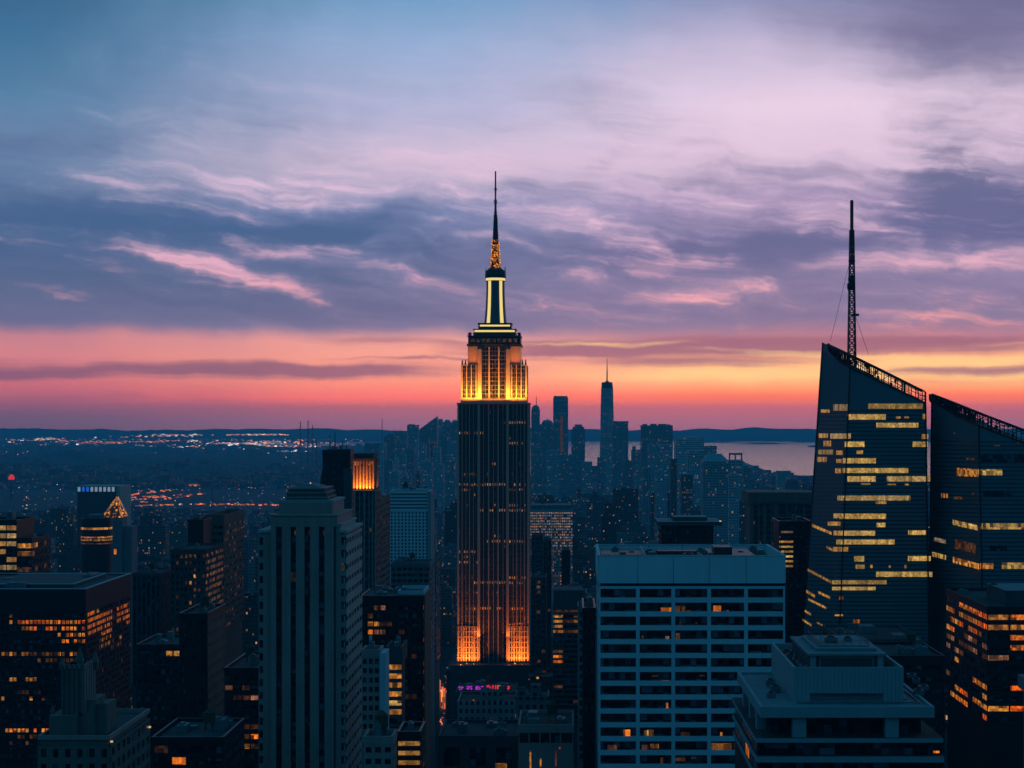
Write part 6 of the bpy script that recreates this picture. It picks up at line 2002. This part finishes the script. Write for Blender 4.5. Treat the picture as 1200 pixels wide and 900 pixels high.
rr_ = random.Random(12)
rest = {k: MB() for k in set(CM)}
for i, f in enumerate(FILL):
    if i in INDIV:
        mb = MB(); fill_mesh(mb, f, rr_)
        o = mb.build('city_building', [f[5], 'roof_tar' if rr_.random() < .7 else 'concrete_mid'])
        o.data.transform(__import__('mathutils').Matrix.Translation((-(f[0] + f[1]) / 2, -(f[2] + f[3]) / 2, 0)))
        o.location = ((f[0] + f[1]) / 2, (f[2] + f[3]) / 2, 0)
        px = pxo((f[0] + f[1]) / 2, f[2])
        near = f[2] < 1420
        if near: lb, gr = 'dark flat-roofed building down in the canyons between the near towers', 'flat roofs between the near towers'
        elif px < 425: lb, gr = 'small dim building in the city carpet left of the tallest skyscraper', 'lesser buildings left of the tallest skyscraper'
        elif px < 700: lb, gr = 'small dim building in the city carpet around the tallest skyscraper', 'lesser buildings around the tallest skyscraper'
        else: lb, gr = 'small dim building in the city carpet behind the white slab and glass towers', 'lesser buildings behind the white slab'
        tag(o, lb, 'building', gr)
    else:
        fill_mesh(rest[f[5]], f, rr_)
# far side of the river: low roofs out to the hills
WP = [[(p[0], p[1]) for p in pl] for pl in WATER]
def in_poly(x, y, P_):
    c = False
    for i in range(len(P_)):
        x1, y1 = P_[i]; x2, y2 = P_[i - 1]
        if (y1 > y) != (y2 > y) and x < (x2 - x1) * (y - y1) / (y2 - y1) + x1: c = not c
    return c
for i in range(5200):
    py = 514 + 76 * rf.random() ** 1.15
    px = rf.uniform(-20, 620) if rf.random() < .8 else rf.uniform(620, 960)
    y0 = GY(py); x = PX(px, y0)
    if y0 < 8000 and px > 380: continue
    if y0 < 7200: continue
    if any(in_poly(x, y0, P_) for P_ in WP): continue
    w = rf.uniform(18, 60) * (.6 + y0 / 15000); h = rf.uniform(7, 26) * (1 if rf.random() < .93 else 2.2)
    m_ = rest[rf.choice(CM)]
    m_.box(x, x + w, y0, y0 + rf.uniform(20, 60), 0, h, 0, 1)
for k, m_ in rest.items():
    if m_.v:
        o = m_.build('city_carpet', [k, 'roof_tar'])
        tag(o, kind='stuff')

# ------------------------------------------------------------------ lights of the city
mat_lamp('lamp_rose', (255, 150, 120), .8)
for k_, c_ in (('lamp_orange', (255, 120, 50)), ('lamp_pale', (255, 210, 170)), ('lamp_white', (225, 235, 250)), ('lamp_red', (255, 50, 40)), ('lamp_rose', (255, 150, 120))):
    mat_lamp(k_ + '_far', c_, 2.8)
LB = {k + s_: MB() for k in ('lamp_orange', 'lamp_pale', 'lamp_white', 'lamp_red', 'lamp_rose') for s_ in ('', '_far')}
rl = random.Random(31)
ra0 = random.Random(13)


def spot_light(px, py, s, k, z=8, wide=1.0, dens=None):
    if z == 8 and py < 516.6: z = CAMZ - (py - CY) * 26700 / F      # lamps on the slope of the hills
    y = GY(py) if z == 8 else (CAMZ - z) * F / (py - CY)
    x = PX(px, y); r = s * y / F * .5
    if y > 13000: k += '_far'
    LB[k].box(x - r * wide, x + r * wide, y, y + r, max(.8, z - r * .4), z + r * 1.2)


def scatter(n, px0, px1, py0, py1, kinds, s0, s1, pw=1.0, wide=1.0):
    for _ in range(n):
        spot_light(rl.uniform(px0, px1), py0 + (py1 - py0) * rl.random() ** pw, rl.uniform(s0, s1), rl.choice(kinds), wide=wide)


OR, PL, MX = ['lamp_orange', 'lamp_orange', 'lamp_rose'], ['lamp_pale', 'lamp_rose', 'lamp_white'], ['lamp_orange', 'lamp_pale', 'lamp_rose', 'lamp_pale', 'lamp_white']
def cluster(n, px, py, sx, sy, kinds, s0, s1, wide=1.6):
    for _ in range(n):
        q = rl.gauss(py, sy)
        if q < 509: q = 509 + rl.random()
        spot_light(rl.gauss(px, sx), q, rl.uniform(s0, s1), rl.choice(kinds), wide=wide)
for px, py, sx, n, kd in ((20, 517, 13, 26, MX), (45, 515, 10, 14, MX), (58, 514, 8, 12, PL), (90, 518, 16, 26, OR), (108, 519.5, 8, 10, OR), (125, 519.5, 9, 16, OR), (140, 519, 9, 12, OR), (164, 518, 6, 34, OR), (184, 518.6, 10, 16, OR), (204, 518.4, 8, 16, OR), (228, 517.5, 10, 12, MX),
                          (255, 521.5, 9, 26, PL), (280, 521, 12, 40, PL), (296, 522.5, 9, 26, PL), (320, 519, 12, 18, MX), (350, 518.5, 4, 12, OR), (48, 521, 26, 14, MX), (200, 510.5, 14, 18, MX), (222, 510.2, 10, 12, MX), (292, 507.5, 16, 24, MX), (320, 507.8, 16, 14, PL), (160, 511.5, 20, 8, MX),
                          (262, 526, 30, 14, PL), (330, 524.5, 20, 16, PL), (345, 530, 14, 8, PL), (212, 525, 14, 12, PL)):
    cluster(int(n * 2.0), px, py, sx, .75, kd, .7, 1.5, 2.0)
scatter(120, -10, 420, 526, 545, MX, .5, .95)
scatter(420, -10, 430, 545, 610, MX, .45, .9)
scatter(60, 280, 345, 528, 545, PL, .6, 1.1)
# motorways and rail yards as strings of lamps
for _ in range(330):
    spot_light(rl.uniform(-10, 425), 514.5 + 9.5 * rl.random() ** 1.2, rl.uniform(.5, 1.0), rl.choice(MX), wide=1.5)
def string(px0, py0, px1, py1, n, kinds, s0=.8, s1=1.5, jit=.7, wide=2.2):
    for i in range(n):
        u = rl.random()
        spot_light(px0 + (px1 - px0) * u, py0 + (py1 - py0) * u + rl.uniform(-jit, jit), rl.uniform(s0, s1), rl.choice(kinds), wide=wide)
string(145, 597, 205, 594.5, 34, OR); string(232, 594, 330, 595, 56, OR, .9, 1.6); string(146, 590, 200, 584, 30, OR); string(150, 586, 226, 582, 26, OR); string(150, 583, 200, 577, 20, ['lamp_rose', 'lamp_orange']); string(165, 592, 240, 581, 22, OR); string(145, 603, 188, 601.5, 22, ['lamp_orange', 'lamp_red'])
string(205, 594.5, 235, 594, 12, PL, .6, 1.0); string(280, 570, 345, 567, 14, PL, .5, .9); string(225, 570, 262, 568, 14, MX); string(505, 594, 526, 595, 16, OR, 1, 1.6); string(150, 578, 300, 574, 14, PL, .5, .8)
cluster(14, 228, 571, 3, .6, OR, 1, 1.6); cluster(10, 86, 563, 5, .8, OR, .8, 1.5); cluster(9, 31, 590, 2, 4, MX, .7, 1.1); cluster(7, 45, 609, 3, 1.5, MX, .8, 1.2)
# avenues far off, right of the tallest skyscraper
cluster(60, 737, 598, 9, 3.5, ['lamp_rose', 'lamp_pale', 'lamp_orange'], .6, 1.1, 1.0); string(726, 604, 742, 606, 18, OR, 1, 1.8); cluster(5, 752, 618.5, 2, 1, ['lamp_red'], 1.2, 2.0); string(737, 606, 750, 634, 14, ['lamp_pale', 'lamp_rose'], .7, 1.1, .4, 1.0)
for px, py, k in ((704, 541.6, 'lamp_orange'), (693, 610.5, 'lamp_orange'), (784, 571, 'lamp_red'), (785, 578, 'lamp_red'), (637, 546, 'lamp_red'), (672.5, 602.5, 'lamp_red'), (674, 604.5, 'lamp_rose')):
    spot_light(px, py, 2.0, k, z=60)
scatter(420, 620, 960, 562, 650, MX, .45, .9)
scatter(70, 870, 955, 556, 586, PL, .6, 1.2)
scatter(180, 430, 540, 555, 650, MX, .45, .9)
for px, py in ((680, 667), (672, 664), (655, 662), (677, 661), (688, 671)): spot_light(px, py, 2.4, 'lamp_orange', z=30)
# red beacon tower at the far left, orange glow under the first crane
for k, nm in (('lamp_orange', 'distant_lights'), ('lamp_pale', 'distant_lights'), ('lamp_white', 'distant_lights'), ('lamp_red', 'distant_lights'), ('lamp_rose', 'distant_lights')):
    pass
cluster(16, 352, 517, 1.6, 1.0, ['lamp_orange'], 1.2, 2.0, 1.0)
for f in FILL:           # lamps on the nearer roofs
    if f[2] < 1900 and ra0.random() < .75:
        for _ in range(ra0.randrange(1, 4)):
            x, y, s = ra0.uniform(f[0], f[1]), f[2] - .3, ra0.uniform(.22, .45) * f[2] / 900
            z = f[4] + 1.2 if ra0.random() < .5 else ra0.uniform(f[4] * .4, f[4])
            LB[ra0.choice(['lamp_orange', 'lamp_pale', 'lamp_rose', 'lamp_white'])].box(x - s, x + s, y - s, y, z, z + s * 1.6)
# traffic on the avenue left of the tallest skyscraper
ra = random.Random(9)
for _ in range(150):
    y = ra.uniform(1385, 1960); x = ra.uniform(-132, -108)
    k = ra.choice(['lamp_orange', 'lamp_orange', 'lamp_pale', 'lamp_red', 'lamp_white', 'lamp_rose'])
    s = ra.uniform(.35, .8)
    LB[k].box(x - s, x + s, y, y + s * 1.5, .6, .6 + s * 1.3)
for _ in range(60):
    y = ra.uniform(1640, 1760); x = ra.uniform(-134, -108); s = ra.uniform(.6, 1.3)
    LB[ra.choice(['lamp_orange', 'lamp_orange', 'lamp_rose'])].box(x - s, x + s, y, y + s, 2, ra.uniform(4, 14))
for _ in range(420):
    y = ra.uniform(2200, 7600); x = ra.choice([(142, 164), (142, 164), (432, 452)]); x = ra.uniform(*x); s = ra.uniform(.4, .9) * y / 2600
    LB[ra.choice(['lamp_orange', 'lamp_pale', 'lamp_rose', 'lamp_red'])].box(x - s, x + s, y, y + s, .8, .8 + s * 1.6)
for k, m_ in LB.items():
    if m_.v: tag(m_.build('city_lights', k), kind='stuff')
bt = thing('beacon_mast', 'red glowing beacon on a short mast at the far left of the plain', 'mast', (PX(13.5, 6200), 6200, 0))
mb = MB(); mb.tube(PX(13.5, 6200), 6200, [(4, 0), (2, PZ(560, 6200)), (1, PZ(553, 6200))], 8); mb.build('mast', 'dark_metal', bt)
mb = MB(); mb.tube(PX(13.5, 6200), 6200, [(3.4, PZ(562, 6200)), (9.5, PZ(562, 6200)), (10.5, PZ(560.5, 6200)), (8, PZ(558, 6200)), (3, PZ(556, 6200))], 12); mb.build('beacon', 'lamp_red', bt)
